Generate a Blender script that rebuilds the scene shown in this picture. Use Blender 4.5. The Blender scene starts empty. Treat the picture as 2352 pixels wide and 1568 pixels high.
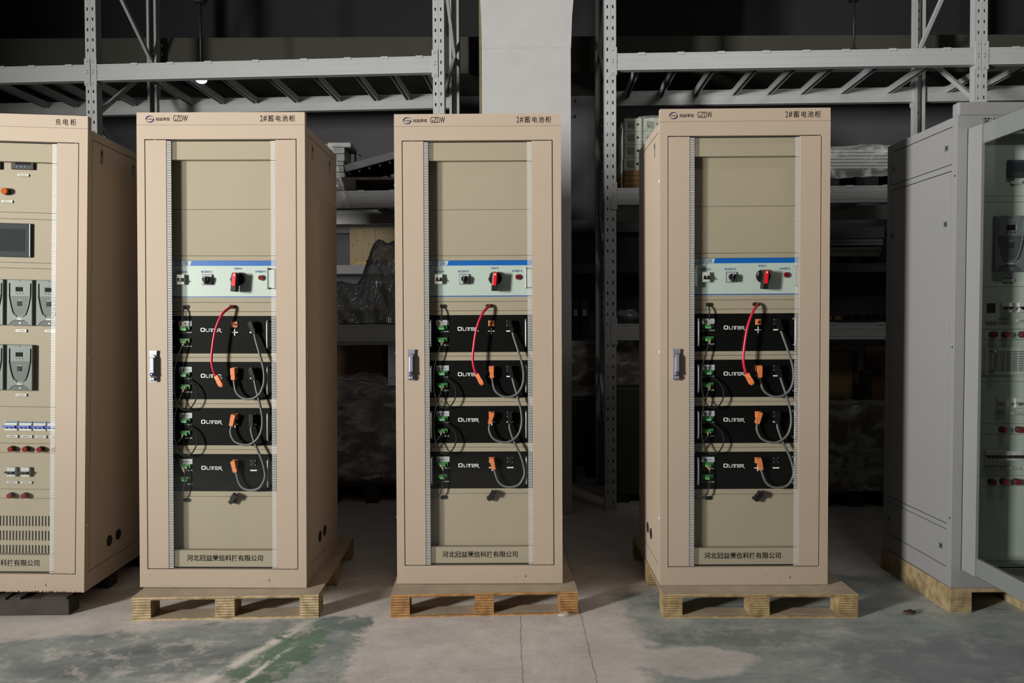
import bpy, bmesh, math, random
from mathutils import Matrix, Vector, Euler

random.seed(7)
SC = bpy.context.scene
COL = SC.collection
PI = math.pi
rad = math.radians

# ------------------------------------------------------------------ camera, light, exposure
CAM_F, CAM_PITCH, CAM_ROLL, CAM_H = 1721.0, rad(1.149), rad(-0.23), 1.353
cd = bpy.data.cameras.new('camera')
cd.sensor_fit = 'HORIZONTAL'
cd.sensor_width = 36.0
cd.lens = 36.0 * CAM_F / 2352.0
cd.clip_start, cd.clip_end = 0.05, 100
cam = bpy.data.objects.new('camera', cd)
COL.objects.link(cam)
cam.matrix_world = (Matrix.Translation((0, 0, CAM_H)) @ Matrix.Rotation(PI / 2 - CAM_PITCH, 4, 'X')
                    @ Matrix.Rotation(CAM_ROLL, 4, 'Z'))
SC.camera = cam

SC.view_settings.view_transform = 'Standard'
SC.view_settings.look = 'None'
SC.view_settings.gamma = 1.0
SC.view_settings.use_curve_mapping = False
SC.view_settings.exposure = 0.0

w = bpy.data.worlds.new('world'); SC.world = w
w.use_nodes = True
w.node_tree.nodes['Background'].inputs['Color'].default_value = (0.9, 0.95, 1.0, 1)
w.node_tree.nodes['Background'].inputs['Strength'].default_value = 0.006


def area(name, loc, target, sx, sy, power, color, spread=180):
    l = bpy.data.lights.new(name, 'AREA')
    l.shape = 'RECTANGLE'; l.size = sx; l.size_y = sy; l.energy = power; l.color = color
    l.spread = rad(spread)
    o = bpy.data.objects.new(name, l); COL.objects.link(o)
    o.location = loc
    o.rotation_euler = (Vector(target) - Vector(loc)).to_track_quat('-Z', 'Y').to_euler()
    return o


area('softbox_light', (-6.4, -1.5, 1.90), (1.7, 3.9, 3.4), 0.8, 1.6, 325, (1.0, 0.965, 0.92), 86)
area('hall_lamp', (2.3, 2.2, 4.30), (2.3, 5.0, 2.6), 1.3, 0.35, 15, (1.0, 0.97, 0.93))
area('aisle_lamp', (-3.6, 0.6, 4.10), (-1.4, 5.4, 3.0), 1.2, 0.3, 5, (1.0, 0.98, 0.95))

# ------------------------------------------------------------------ picture geometry


def ray(px, py):
    x = (px - 1176) / CAM_F; z = -(py - 784) / CAM_F
    cr, sr = math.cos(CAM_ROLL), math.sin(CAM_ROLL)
    x, z = x * cr + z * sr, -x * sr + z * cr
    c, s = math.cos(CAM_PITCH), math.sin(CAM_PITCH)
    return Vector((x, c + z * s, -s + z * c))


def at(px, py, y):
    d = ray(px, py)
    return Vector((0, 0, CAM_H)) + d * (y / d.y)


# ------------------------------------------------------------------ materials
def s2l(c):
    return tuple(((v / 255) / 12.92 if v / 255 <= 0.04045 else ((v / 255 + 0.055) / 1.055) ** 2.4) for v in c)


def mat(name, rgb, rough=0.5, metal=0.0, spec=0.5, noise=0.0, nscale=30.0, bump=0.0, bscale=120.0, coat=0.0):
    m = bpy.data.materials.new(name); m.use_nodes = True
    nt = m.node_tree; b = nt.nodes['Principled BSDF']
    c = s2l(rgb)
    b.inputs['Base Color'].default_value = (*c, 1)
    b.inputs['Roughness'].default_value = rough
    b.inputs['Metallic'].default_value = metal
    b.inputs['Specular IOR Level'].default_value = spec
    b.inputs['Coat Weight'].default_value = coat
    tc = nt.nodes.new('ShaderNodeTexCoord')
    if noise > 0:
        n = nt.nodes.new('ShaderNodeTexNoise'); n.inputs['Scale'].default_value = nscale
        n.inputs['Detail'].default_value = 5
        nt.links.new(tc.outputs['Object'], n.inputs['Vector'])
        r = nt.nodes.new('ShaderNodeValToRGB')
        r.color_ramp.elements[0].position = 0.3; r.color_ramp.elements[1].position = 0.7
        r.color_ramp.elements[0].color = (*[v * (1 - noise) for v in c], 1)
        r.color_ramp.elements[1].color = (*[min(1, v * (1 + noise)) for v in c], 1)
        nt.links.new(n.outputs['Fac'], r.inputs['Fac'])
        nt.links.new(r.outputs['Color'], b.inputs['Base Color'])
    if bump > 0:
        n2 = nt.nodes.new('ShaderNodeTexNoise'); n2.inputs['Scale'].default_value = bscale
        n2.inputs['Detail'].default_value = 3
        nt.links.new(tc.outputs['Object'], n2.inputs['Vector'])
        bp = nt.nodes.new('ShaderNodeBump'); bp.inputs['Strength'].default_value = bump
        bp.inputs['Distance'].default_value = 0.002
        nt.links.new(n2.outputs['Fac'], bp.inputs['Height'])
        nt.links.new(bp.outputs['Normal'], b.inputs['Normal'])
    return m


M = {}
M['beige'] = mat('beige_paint', (161, 146, 129), 0.6, spec=0.25, noise=0.025, nscale=3, bump=0.05, bscale=500)
M['beige_in'] = mat('beige_panel_paint', (159, 148, 132), 0.6, spec=0.25, noise=0.02, nscale=3)
M['gap'] = mat('dark_gap', (20, 17, 15), 0.9)
M['grey'] = mat('grey_green_paint', (128, 129, 130), 0.6, spec=0.25, noise=0.02, nscale=3)
M['grey_in'] = mat('grey_green_panel', (170, 180, 172), 0.6, spec=0.25, noise=0.02, nscale=4)
M['black'] = mat('black_panel', (11, 11, 12), 0.6, spec=0.1)
M['blackp'] = mat('black_plastic', (18, 18, 19), 0.5, spec=0.3)
M['rubber'] = mat('black_rubber', (14, 14, 14), 0.75)
M['ink'] = mat('black_ink', (14, 11, 10), 0.9, spec=0.1)
M['inkblue'] = mat('navy_ink', (20, 26, 84), 0.9, spec=0.1)
M['inkblue2'] = mat('blue_ink', (34, 70, 140), 0.9, spec=0.1)
M['inkwhite'] = mat('white_ink', (226, 231, 236), 0.5)
M['inkgrey'] = mat('grey_ink', (120, 122, 124), 0.5)
M['chrome'] = mat('chrome', (185, 187, 192), 0.28, metal=0.6)
M['satin'] = mat('satin_chrome', (138, 140, 149), 0.38, metal=0.35)
M['steel'] = mat('steel_handle', (150, 150, 152), 0.35, metal=0.5)
M['orange'] = mat('orange_plastic', (216, 124, 74), 0.45)
M['red_cable'] = mat('red_cable', (176, 18, 50), 0.38)
M['grey_cable'] = mat('grey_cable', (92, 92, 94), 0.45)
M['green'] = mat('green_connector', (92, 168, 102), 0.45)
M['greend'] = mat('green_connector_dark', (54, 112, 62), 0.5)
M['lab'] = mat('silver_label', (172, 177, 185), 0.45)
M['white'] = mat('white_plastic', (184, 184, 182), 0.4)
M['ctl'] = mat('control_panel_grey', (178, 190, 187), 0.4)
M['blue'] = mat('blue_band', (14, 92, 176), 0.4)
M['blue2'] = mat('dark_blue_line', (38, 70, 140), 0.4)
M['red'] = mat('red_plastic', (200, 20, 30), 0.35)
M['redlamp'] = mat('red_lamp_lens', (118, 5, 7), 0.5, spec=0.15)
M['redlampd'] = mat('dull_red_lamp_lens', (104, 36, 38), 0.5, spec=0.15)
M['orangelamp'] = mat('orange_lamp_lens', (172, 78, 6), 0.55, spec=0.1)
M['yellow'] = mat('yellow_wire', (226, 190, 60), 0.5)
M['bluew'] = mat('blue_wire', (70, 130, 190), 0.5)
M['redw'] = mat('red_wire', (190, 40, 40), 0.5)
M['rect'] = mat('grey_plastic_module', (100, 107, 107), 0.45, spec=0.35)
M['rectd'] = mat('dark_slot', (34, 38, 39), 0.6)
M['rectin'] = mat('module_grille', (74, 80, 80), 0.5, spec=0.3)
M['screen'] = mat('screen_bezel', (48, 52, 57), 0.6, spec=0.15)
M['lcd'] = mat('lcd_glass', (34, 40, 46), 0.6, spec=0.1)
M['bluebrk'] = mat('blue_toggle', (30, 70, 180), 0.4)
M['rack'] = mat('rack_grey_paint', (164, 166, 166), 0.38, noise=0.03, nscale=6)
M['racki'] = mat('rack_bar_galvanised', (88, 89, 90), 0.45)
M['foam'] = mat('white_foam', (150, 152, 148), 0.7)
M['dark'] = mat('dark_metal', (34, 35, 36), 0.5)
M['darkwood'] = mat('dark_timber', (48, 42, 37), 0.8, noise=0.25, nscale=12, bump=0.4, bscale=60)
M['timber'] = mat('yellow_timber', (112, 84, 42), 0.7, noise=0.2, nscale=14)
M['ply'] = mat('plywood_sheet', (120, 104, 70), 0.6, noise=0.12, nscale=7)
M['carton'] = mat('brown_carton', (74, 52, 36), 0.75, noise=0.1, nscale=8)
M['greybox'] = mat('grey_box', (80, 82, 80), 0.55)
M['bwhite'] = mat('battery_case', (150, 155, 141), 0.5)
M['greenbox'] = mat('dark_green_box', (52, 58, 46), 0.6)
M['latch'] = mat('latch_grey_green', (96, 108, 96), 0.4)
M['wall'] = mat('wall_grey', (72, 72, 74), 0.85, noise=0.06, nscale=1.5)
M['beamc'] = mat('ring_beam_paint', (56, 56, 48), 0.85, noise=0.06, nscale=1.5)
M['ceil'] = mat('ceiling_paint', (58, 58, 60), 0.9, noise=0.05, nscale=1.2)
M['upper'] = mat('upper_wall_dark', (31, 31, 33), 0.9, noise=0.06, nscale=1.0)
M['plaster'] = mat('column_plaster', (172, 172, 171), 0.8, noise=0.03, nscale=6, bump=0.35, bscale=25)
M['plasterold'] = mat('column_old_plaster', (104, 96, 70), 0.9, noise=0.2, nscale=20, bump=0.5, bscale=60)
M['lampblack'] = mat('lamp_black', (26, 26, 26), 0.6)
M['leaf'] = mat('dry_leaf', (70, 48, 36), 0.8)


def emit(name, rgb, s):
    m = bpy.data.materials.new(name); m.use_nodes = True
    b = m.node_tree.nodes['Principled BSDF']
    b.inputs['Base Color'].default_value = (*rgb, 1)
    b.inputs['Emission Color'].default_value = (*rgb, 1)
    b.inputs['Emission Strength'].default_value = s
    return m


M['bulb'] = emit('bulb_glow', (0.85, 0.87, 1.0), 6.0)


def glass(name, tint):
    m = bpy.data.materials.new(name); m.use_nodes = True
    nt = m.node_tree; nt.nodes.remove(nt.nodes['Principled BSDF'])
    out = nt.nodes['Material Output']
    t = nt.nodes.new('ShaderNodeBsdfTransparent'); t.inputs['Color'].default_value = (*tint, 1)
    g = nt.nodes.new('ShaderNodeBsdfGlossy'); g.inputs['Roughness'].default_value = 0.02
    lw = nt.nodes.new('ShaderNodeLayerWeight'); lw.inputs['Blend'].default_value = 0.5
    pw = nt.nodes.new('ShaderNodeMath'); pw.operation = 'POWER'; pw.inputs[1].default_value = 5.0
    f = nt.nodes.new('ShaderNodeMath'); f.operation = 'MULTIPLY_ADD'; f.inputs[1].default_value = 0.9; f.inputs[2].default_value = 0.025
    nt.links.new(lw.outputs['Facing'], pw.inputs[0]); nt.links.new(pw.outputs[0], f.inputs[0])
    mx = nt.nodes.new('ShaderNodeMixShader')
    nt.links.new(f.outputs[0], mx.inputs[0]); nt.links.new(t.outputs[0], mx.inputs[1]); nt.links.new(g.outputs[0], mx.inputs[2])
    nt.links.new(mx.outputs[0], out.inputs['Surface'])
    return m


M['glass'] = glass('door_glass', (0.965, 0.975, 0.955))
M['glassg'] = glass('tinted_door_glass', (0.945, 0.96, 0.95))


def film(name, tint, amount, streak=(3, 40, 6), lo=None):
    m = bpy.data.materials.new(name); m.use_nodes = True
    nt = m.node_tree; b = nt.nodes['Principled BSDF']; out = nt.nodes['Material Output']
    b.inputs['Base Color'].default_value = (*s2l(tint), 1); b.inputs['Roughness'].default_value = 0.16
    b.inputs['Specular IOR Level'].default_value = 0.9
    t = nt.nodes.new('ShaderNodeBsdfTransparent')
    tc = nt.nodes.new('ShaderNodeTexCoord'); mp = nt.nodes.new('ShaderNodeMapping')
    mp.inputs['Scale'].default_value = streak; mp.inputs['Rotation'].default_value = (0.25, 0.3, 0.2)
    n = nt.nodes.new('ShaderNodeTexNoise'); n.inputs['Scale'].default_value = 2.0; n.inputs['Detail'].default_value = 6
    n.inputs['Distortion'].default_value = 0.6
    nt.links.new(tc.outputs['Object'], mp.inputs['Vector']); nt.links.new(mp.outputs[0], n.inputs['Vector'])
    r = nt.nodes.new('ShaderNodeValToRGB')
    r.color_ramp.elements[0].position = 0.45; r.color_ramp.elements[1].position = 0.8
    r.color_ramp.elements[0].color = (amount * 0.35 if lo is None else lo,) * 3 + (1,)
    r.color_ramp.elements[1].color = (min(1, amount * 2.2),) * 3 + (1,)
    nt.links.new(n.outputs['Fac'], r.inputs['Fac'])
    mx = nt.nodes.new('ShaderNodeMixShader')
    nt.links.new(r.outputs['Color'], mx.inputs[0]); nt.links.new(t.outputs[0], mx.inputs[1]); nt.links.new(b.outputs[0], mx.inputs[2])
    nt.links.new(mx.outputs[0], out.inputs['Surface'])
    bp = nt.nodes.new('ShaderNodeBump'); bp.inputs['Strength'].default_value = 0.8; bp.inputs['Distance'].default_value = 0.01
    nt.links.new(n.outputs['Fac'], bp.inputs['Height']); nt.links.new(bp.outputs[0], b.inputs['Normal'])
    return m


M['film'] = film('stretch_film', (225, 228, 226), 0.40)
M['sheet'] = film('plastic_sheet', (120, 123, 125), 1.0, (4, 9, 5), 0.86)


def layered(name, light, dk, pitch):
    """plywood end grain: layers stacked in z"""
    m = bpy.data.materials.new(name); m.use_nodes = True
    nt = m.node_tree; b = nt.nodes['Principled BSDF']; b.inputs['Roughness'].default_value = 0.8
    tc = nt.nodes.new('ShaderNodeTexCoord')
    sx = nt.nodes.new('ShaderNodeSeparateXYZ'); nt.links.new(tc.outputs['Object'], sx.inputs[0])
    mp = nt.nodes.new('ShaderNodeMapping'); mp.inputs['Scale'].default_value = (16, 16, 45)
    nt.links.new(tc.outputs['Object'], mp.inputs[0])
    n = nt.nodes.new('ShaderNodeTexNoise'); n.inputs['Scale'].default_value = 1.0; n.inputs['Detail'].default_value = 4
    nt.links.new(mp.outputs[0], n.inputs['Vector'])
    a = nt.nodes.new('ShaderNodeMath'); a.operation = 'MULTIPLY_ADD'
    a.inputs[1].default_value = 0.42; nt.links.new(n.outputs['Fac'], a.inputs[0])
    d = nt.nodes.new('ShaderNodeMath'); d.operation = 'DIVIDE'; d.inputs[1].default_value = pitch
    nt.links.new(sx.outputs['Z'], d.inputs[0]); nt.links.new(d.outputs[0], a.inputs[2])
    fr = nt.nodes.new('ShaderNodeMath'); fr.operation = 'FRACT'; nt.links.new(a.outputs[0], fr.inputs[0])
    r = nt.nodes.new('ShaderNodeValToRGB'); e = r.color_ramp.elements
    e[0].position = 0.0; e[0].color = (*s2l(dk), 1)
    e[1].position = 0.22; e[1].color = (*s2l(light), 1)
    e2 = e.new(0.75); e2.color = (*[v * 0.8 for v in s2l(light)], 1)
    e3 = e.new(1.0); e3.color = (*s2l(dk), 1)
    nt.links.new(fr.outputs[0], r.inputs['Fac'])
    n2 = nt.nodes.new('ShaderNodeTexNoise'); n2.inputs['Scale'].default_value = 24; n2.inputs['Detail'].default_value = 6
    nt.links.new(tc.outputs['Object'], n2.inputs['Vector'])
    r2 = nt.nodes.new('ShaderNodeValToRGB')
    r2.color_ramp.elements[0].position = 0.3; r2.color_ramp.elements[0].color = (0.5, 0.44, 0.36, 1)
    r2.color_ramp.elements[1].position = 0.6; r2.color_ramp.elements[1].color = (1, 1, 1, 1)
    nt.links.new(n2.outputs['Fac'], r2.inputs['Fac'])
    mx = nt.nodes.new('ShaderNodeMix'); mx.data_type = 'RGBA'; mx.blend_type = 'MULTIPLY'; mx.inputs['Factor'].default_value = 1
    nt.links.new(r.outputs[0], mx.inputs['A']); nt.links.new(r2.outputs[0], mx.inputs['B'])
    nt.links.new(mx.outputs['Result'], b.inputs['Base Color'])
    return m


M['plyedge_pale'] = layered('plywood_edge_pale', (186, 166, 128), (92, 72, 48), 0.0125)
M['plyedge_gold'] = layered('plywood_edge_gold', (174, 130, 76), (80, 52, 26), 0.0125)
M['plyedge_dull'] = layered('plywood_edge_dull', (172, 150, 106), (82, 62, 38), 0.0115)
M['plyedge_grey'] = layered('plywood_edge_grey', (172, 154, 116), (86, 70, 46), 0.0078)
M['plytop'] = mat('plywood_dusty_top', (176, 160, 138), 0.8, noise=0.12, nscale=9, bump=0.2, bscale=80)


# floor: worn green coating over concrete, concrete trench strip, saw cuts
def floor_material():
    m = bpy.data.materials.new('worn_floor'); m.use_nodes = True
    nt = m.node_tree; b = nt.nodes['Principled BSDF']; L = nt.links.new
    tc = nt.nodes.new('ShaderNodeTexCoord')

    def noise(scale, detail=6, dist=0.0, stretch=None, rough=0.6):
        n = nt.nodes.new('ShaderNodeTexNoise'); n.inputs['Scale'].default_value = scale
        n.inputs['Detail'].default_value = detail; n.inputs['Distortion'].default_value = dist
        n.inputs['Roughness'].default_value = rough
        if stretch:
            mp = nt.nodes.new('ShaderNodeMapping'); mp.inputs['Scale'].default_value = stretch[:3]
            mp.inputs['Rotation'].default_value = (0, 0, stretch[3])
            L(tc.outputs['Object'], mp.inputs[0]); L(mp.outputs[0], n.inputs['Vector'])
        else:
            L(tc.outputs['Object'], n.inputs['Vector'])
        return n.outputs['Fac']

    def ramp(src, *stops):
        r = nt.nodes.new('ShaderNodeValToRGB'); e = r.color_ramp.elements
        while len(e) < len(stops): e.new(0.5)
        for i, (p, c) in enumerate(stops):
            e[i].position = p; e[i].color = c if len(c) == 4 else (*c, 1)
        L(src, r.inputs['Fac']); return r.outputs['Color']

    def math_(op, a, b_=None, c=None):
        n = nt.nodes.new('ShaderNodeMath'); n.operation = op
        for i, v in enumerate((a, b_, c)):
            if v is None: continue
            if isinstance(v, (int, float)): n.inputs[i].default_value = v
            else: L(v, n.inputs[i])
        return n.outputs[0]

    def mix(f, a, b_):
        n = nt.nodes.new('ShaderNodeMix'); n.data_type = 'RGBA'
        if isinstance(f, (int, float)): n.inputs['Factor'].default_value = f
        else: L(f, n.inputs['Factor'])
        for k, v in (('A', a), ('B', b_)):
            if isinstance(v, tuple): n.inputs[k].default_value = (*v, 1)
            else: L(v, n.inputs[k])
        return n.outputs['Result']
    sep = nt.nodes.new('ShaderNodeSeparateXYZ'); L(tc.outputs['Object'], sep.inputs[0])
    X, Y = sep.outputs['X'], sep.outputs['Y']
    big = noise(1.3, 6, 0.3); mid = noise(5, 9, 0.4, rough=0.7); fine = noise(38, 8, 0.2, rough=0.75)
    chip = noise(8, 12, 0.3, rough=0.74); rub = noise(3.2, 12, 0.6, (1.0, 1.7, 1, 0.5), rough=0.76)
    K = (0, 0, 0); W = (1, 1, 1)
    conc = mix(0.35, ramp(mid, (0.28, s2l((163, 157, 152))), (0.72, s2l((199, 193, 188)))), ramp(rub, (0.35, s2l((149, 144, 140))), (0.65, s2l((206, 200, 195)))))
    paint = ramp(rub, (0.34, s2l((96, 104, 104))), (0.5, s2l((132, 140, 139))), (0.64, s2l((160, 165, 162))))
    paint = mix(0.4, paint, ramp(big, (0.35, s2l((104, 112, 111))), (0.65, s2l((150, 154, 147)))))
    dgreen = ramp(mid, (0.3, s2l((74, 98, 82))), (0.7, s2l((104, 128, 108)))); dgrey = ramp(rub, (0.35, s2l((86, 93, 94))), (0.65, s2l((124, 130, 131))))

    def blob(cx, cy, rx, ry, soft=0.5, rag=2.2, ang=0.0):
        ca, sa = math.cos(ang), math.sin(ang)
        ux = math_('SUBTRACT', X, cx); uy = math_('SUBTRACT', Y, cy)
        dx = math_('DIVIDE', math_('ADD', math_('MULTIPLY', ux, ca), math_('MULTIPLY', uy, sa)), rx)
        dy = math_('DIVIDE', math_('SUBTRACT', math_('MULTIPLY', uy, ca), math_('MULTIPLY', ux, sa)), ry)
        d = math_('ADD', math_('MULTIPLY', dx, dx), math_('MULTIPLY', dy, dy))
        d = math_('ADD', d, math_('MULTIPLY', math_('SUBTRACT', math_('ADD', math_('MULTIPLY', mid, .6), math_('MULTIPLY', chip, .4)), 0.5), rag))
        return ramp(d, (0.6, W), (0.6 + soft, K))
    wob = math_('MULTIPLY', math_('SUBTRACT', noise(3.2, 10, 0.5, rough=0.78), 0.5), 0.55)
    # chips worn through the coating, denser in some places
    cf = math_('ADD', chip, math_('MULTIPLY', math_('SUBTRACT', big, 0.5), 0.35))
    wear = ramp(cf, (0.51, K), (0.60, W))
    base = mix(math_('MULTIPLY', blob(-1.52, 3.02, 0.50, 0.17, 0.35, 2.0, 0.12), 0.9), paint, dgrey)
    base = mix(math_('MULTIPLY', blob(-0.96, 3.06, 0.17, 0.34, 0.15, 3.2, -0.3), 0.95), base, dgreen)
    base = mix(math_('MULTIPLY', blob(-0.72, 3.45, 0.22, 0.14, 0.4, 3.0), 0.7), base, s2l((92, 108, 104)))
    base = mix(math_('MULTIPLY', blob(1.75, 3.0, 0.55, 0.24, 0.9), 0.6), base, s2l((112, 112, 118)))
    base = mix(math_('MULTIPLY', blob(0.98, 3.22, 0.40, 0.10, 0.7, 3.0), 0.7), base, s2l((104, 114, 106)))
    wf = ramp(math_('ADD', X, 1.0), (0.9, (0.6, 0.6, 0.6)), (1.0, (0.28, 0.28, 0.28)))
    base = mix(math_('MULTIPLY', wear, wf), base, conc)
    # bare concrete: central strip and far left corner
    xs = math_('ADD', math_('ADD', X, wob), math_('MULTIPLY', math_('SUBTRACT', Y, 3.2), 0.02))
    inl = ramp(math_('ADD', xs, 1.0), (0.30, K), (0.335, W))
    inr = ramp(math_('SUBTRACT', 1.0, xs), (0.42, K), (0.50, W))
    base = mix(math_('MULTIPLY', inl, inr), base, conc)
    farl = ramp(math_('ADD', math_('ADD', math_('MULTIPLY', X, -0.30), math_('MULTIPLY', math_('SUBTRACT', Y, 3.22), 1.5)), wob), (0.62, K), (0.70, W))
    farl = math_('MULTIPLY', farl, ramp(math_('ADD', X, 3.0), (1.75, W), (2.0, K)))
    base = mix(math_('MULTIPLY', farl, 0.92), base, conc)
    base = mix(math_('MULTIPLY', blob(0.75, 3.0, 0.28, 0.16, 0.3, 3.0), 0.85), base, conc)
    # pale scrapes running along the depth
    for off, sl_, y0_, w0, w1 in ((1.075, -0.42, 3.1, 0.010, 0.045), (0.985, -0.36, 3.0, 0.006, 0.02)):
        sc = math_('ABSOLUTE', math_('ADD', math_('ADD', math_('ADD', X, off), math_('MULTIPLY', math_('SUBTRACT', Y, y0_), sl_)), math_('MULTIPLY', wob, 0.14)))
        lim = ramp(math_('SUBTRACT', Y, 2.5), (0.78 if off > 1 else 0.58, W), (0.95 if off > 1 else 0.68, K))
        brk = ramp(chip, (0.42, K), (0.5, W))
        base = mix(math_('MULTIPLY', math_('MULTIPLY', ramp(sc, (w0, W), (w1, K)), lim), math_('MULTIPLY', brk, 0.85)), base, s2l((214, 206, 198)))
    scr = chip
    # saw cuts
    jit = math_('MULTIPLY', math_('SUBTRACT', noise(14, 4), 0.5), 0.02)
    for x0, wd in ((0.035, 0.0022), (0.318, 0.0016)):
        dcut = math_('ABSOLUTE', math_('SUBTRACT', math_('ADD', X, jit), x0))
        base = mix(math_('MULTIPLY', ramp(dcut, (wd * 0.7, W), (wd * 1.6, K)), 0.65), base, s2l((64, 58, 54)))
    # dirt and fine speckle
    base = mix(math_('MULTIPLY', ramp(fine, (0.28, W), (0.45, K)), 0.35), base, s2l((82, 78, 74)))
    dirt = ramp(rub, (0.60, K), (0.72, W))
    base = mix(math_('MULTIPLY', dirt, 0.35), base, s2l((72, 72, 70)))
    gain = nt.nodes.new('ShaderNodeVectorMath'); gain.operation = 'SCALE'; gain.inputs['Scale'].default_value = 1.42
    L(base, gain.inputs[0]); L(gain.outputs[0], b.inputs['Base Color'])
    b.inputs['Roughness'].default_value = 0.62
    bp = nt.nodes.new('ShaderNodeBump'); bp.inputs['Strength'].default_value = 0.25; bp.inputs['Distance'].default_value = 0.004
    L(math_('ADD', mid, math_('MULTIPLY', fine, 0.6)), bp.inputs['Height']); L(bp.outputs[0], b.inputs['Normal'])
    return m


M['floor'] = floor_material()


# ------------------------------------------------------------------ mesh helpers
class MB:
    def __init__(self): self.bm = bmesh.new()

    def box(self, x0, x1, y0, y1, z0, z1, mi=0, bev=0.0, rot=None):
        bm = self.bm
        c = [(x0, y0, z0), (x1, y0, z0), (x1, y1, z0), (x0, y1, z0), (x0, y0, z1), (x1, y0, z1), (x1, y1, z1), (x0, y1, z1)]
        vs = [bm.verts.new(p) for p in c]
        fs = [bm.faces.new([vs[i] for i in q]) for q in ((0, 3, 2, 1), (4, 5, 6, 7), (0, 1, 5, 4), (1, 2, 6, 5), (2, 3, 7, 6), (3, 0, 4, 7))]
        for f in fs: f.material_index = mi
        if bev > 0:
            es = list({e for f in fs for e in f.edges})
            r = bmesh.ops.bevel(bm, geom=es, offset=bev, segments=2, affect='EDGES', profile=0.5)
            vs = list({v for f in r['faces'] for v in f.verts} | {v for v in vs if v.is_valid})
            for f in {f for v in vs for f in v.link_faces}: f.material_index = mi
        if rot is not None:
            cen = Vector(((x0 + x1) / 2, (y0 + y1) / 2, (z0 + z1) / 2))
            bmesh.ops.rotate(bm, verts=vs, cent=cen, matrix=rot)
        return vs

    def prism(self, pts, y0, y1, mi=0):
        """polygon in x,z pushed along y"""
        bm = self.bm
        a = [bm.verts.new((x, y0, z)) for x, z in pts]; b = [bm.verts.new((x, y1, z)) for x, z in pts]
        n = len(pts); fs = [bm.faces.new(a), bm.faces.new(b[::-1])]
        for i in range(n): fs.append(bm.faces.new((a[i], b[i], b[(i + 1) % n], a[(i + 1) % n])))
        for f in fs: f.material_index = mi
        return a + b

    def cyl(self, c, r, y0, y1, mi=0, n=20, r2=None, ax='y'):
        """cylinder along an axis, from y0 to y1 (absolute on that axis); c = other two coords"""
        bm = self.bm; r2 = r if r2 is None else r2
        def p(u, v, t): return {'y': (u, t, v), 'z': (u, v, t), 'x': (t, u, v)}[ax]
        a = [bm.verts.new(p(c[0] + r * math.cos(2 * PI * i / n), c[1] + r * math.sin(2 * PI * i / n), y0)) for i in range(n)]
        b = [bm.verts.new(p(c[0] + r2 * math.cos(2 * PI * i / n), c[1] + r2 * math.sin(2 * PI * i / n), y1)) for i in range(n)]
        fs = [bm.faces.new(a), bm.faces.new(b[::-1])]
        for i in range(n):
            f = bm.faces.new((a[i], b[i], b[(i + 1) % n], a[(i + 1) % n])); f.smooth = True; fs.append(f)
        for f in fs: f.material_index = mi
        return a + b

    def tube(self, pts, r, mi=0, n=10, smooth=True, sub=6, caps=True):
        pts = [Vector(p) for p in pts]
        if smooth and len(pts) > 2: pts = catmull(pts, sub)
        bm = self.bm; rings = []
        up = Vector((0, 0, 1)); prev = None
        for i, p in enumerate(pts):
            t = (pts[min(i + 1, len(pts) - 1)] - pts[max(i - 1, 0)]).normalized()
            if prev is None:
                nrm = t.orthogonal().normalized()
            else:
                nrm = (prev - t * prev.dot(t)).normalized()
            prev = nrm; bn = t.cross(nrm)
            rr = r(i / (len(pts) - 1)) if callable(r) else r
            rings.append([bm.verts.new(p + (nrm * math.cos(2 * PI * k / n) + bn * math.sin(2 * PI * k / n)) * rr) for k in range(n)])
        for a, b in zip(rings, rings[1:]):
            for k in range(n):
                f = bm.faces.new((a[k], a[(k + 1) % n], b[(k + 1) % n], b[k])); f.smooth = True; f.material_index = mi
        if caps:
            for q in (rings[0][::-1], rings[-1]):
                f = bm.faces.new(q); f.material_index = mi

    def sphere(self, c, r, mi=0, n=16, sc=(1, 1, 1)):
        R_ = bmesh.ops.create_uvsphere(self.bm, u_segments=n, v_segments=n // 2, radius=r,
                                       matrix=Matrix.Translation(c) @ Matrix.Diagonal((*sc, 1)))
        for f in {f for v in R_['verts'] for f in v.link_faces}: f.smooth = True; f.material_index = mi

    def stroke(self, pts, wd, y0, y1, mi=0):
        for (xa, za), (xb, zb) in zip(pts, pts[1:]):
            d = Vector((xb - xa, zb - za)); l = d.length
            if l < 1e-9: continue
            d /= l; nx, nz = -d.y * wd / 2, d.x * wd / 2
            ex, ez = d.x * wd / 2, d.y * wd / 2
            self.prism([(xa - ex + nx, za - ez + nz), (xa - ex - nx, za - ez - nz), (xb + ex - nx, zb + ez - nz), (xb + ex + nx, zb + ez + nz)], y0, y1, mi)

    def build(self, name, mats, parent=None, loc=None, rot=None, recalc=True):
        if not isinstance(mats, (list, tuple)): mats = [mats]
        me = bpy.data.meshes.new(name)
        if recalc: bmesh.ops.recalc_face_normals(self.bm, faces=self.bm.faces)
        self.bm.to_mesh(me); self.bm.free()
        for m in mats: me.materials.append(m if not isinstance(m, str) else M[m])
        o = bpy.data.objects.new(name, me); COL.objects.link(o)
        if parent is not None: o.parent = parent
        if loc is not None: o.location = loc
        if rot is not None: o.rotation_euler = rot
        return o


def catmull(p, sub):
    out = []
    q = [p[0] * 2 - p[1]] + p + [p[-1] * 2 - p[-2]]
    for i in range(1, len(q) - 2):
        a, b, c, d = q[i - 1:i + 3]
        for s in range(sub):
            t = s / sub
            out.append(0.5 * ((2 * b) + (c - a) * t + (2 * a - 5 * b + 4 * c - d) * t * t + (3 * b - a - 3 * c + d) * t ** 3))
    out.append(p[-1]); return out


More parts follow.
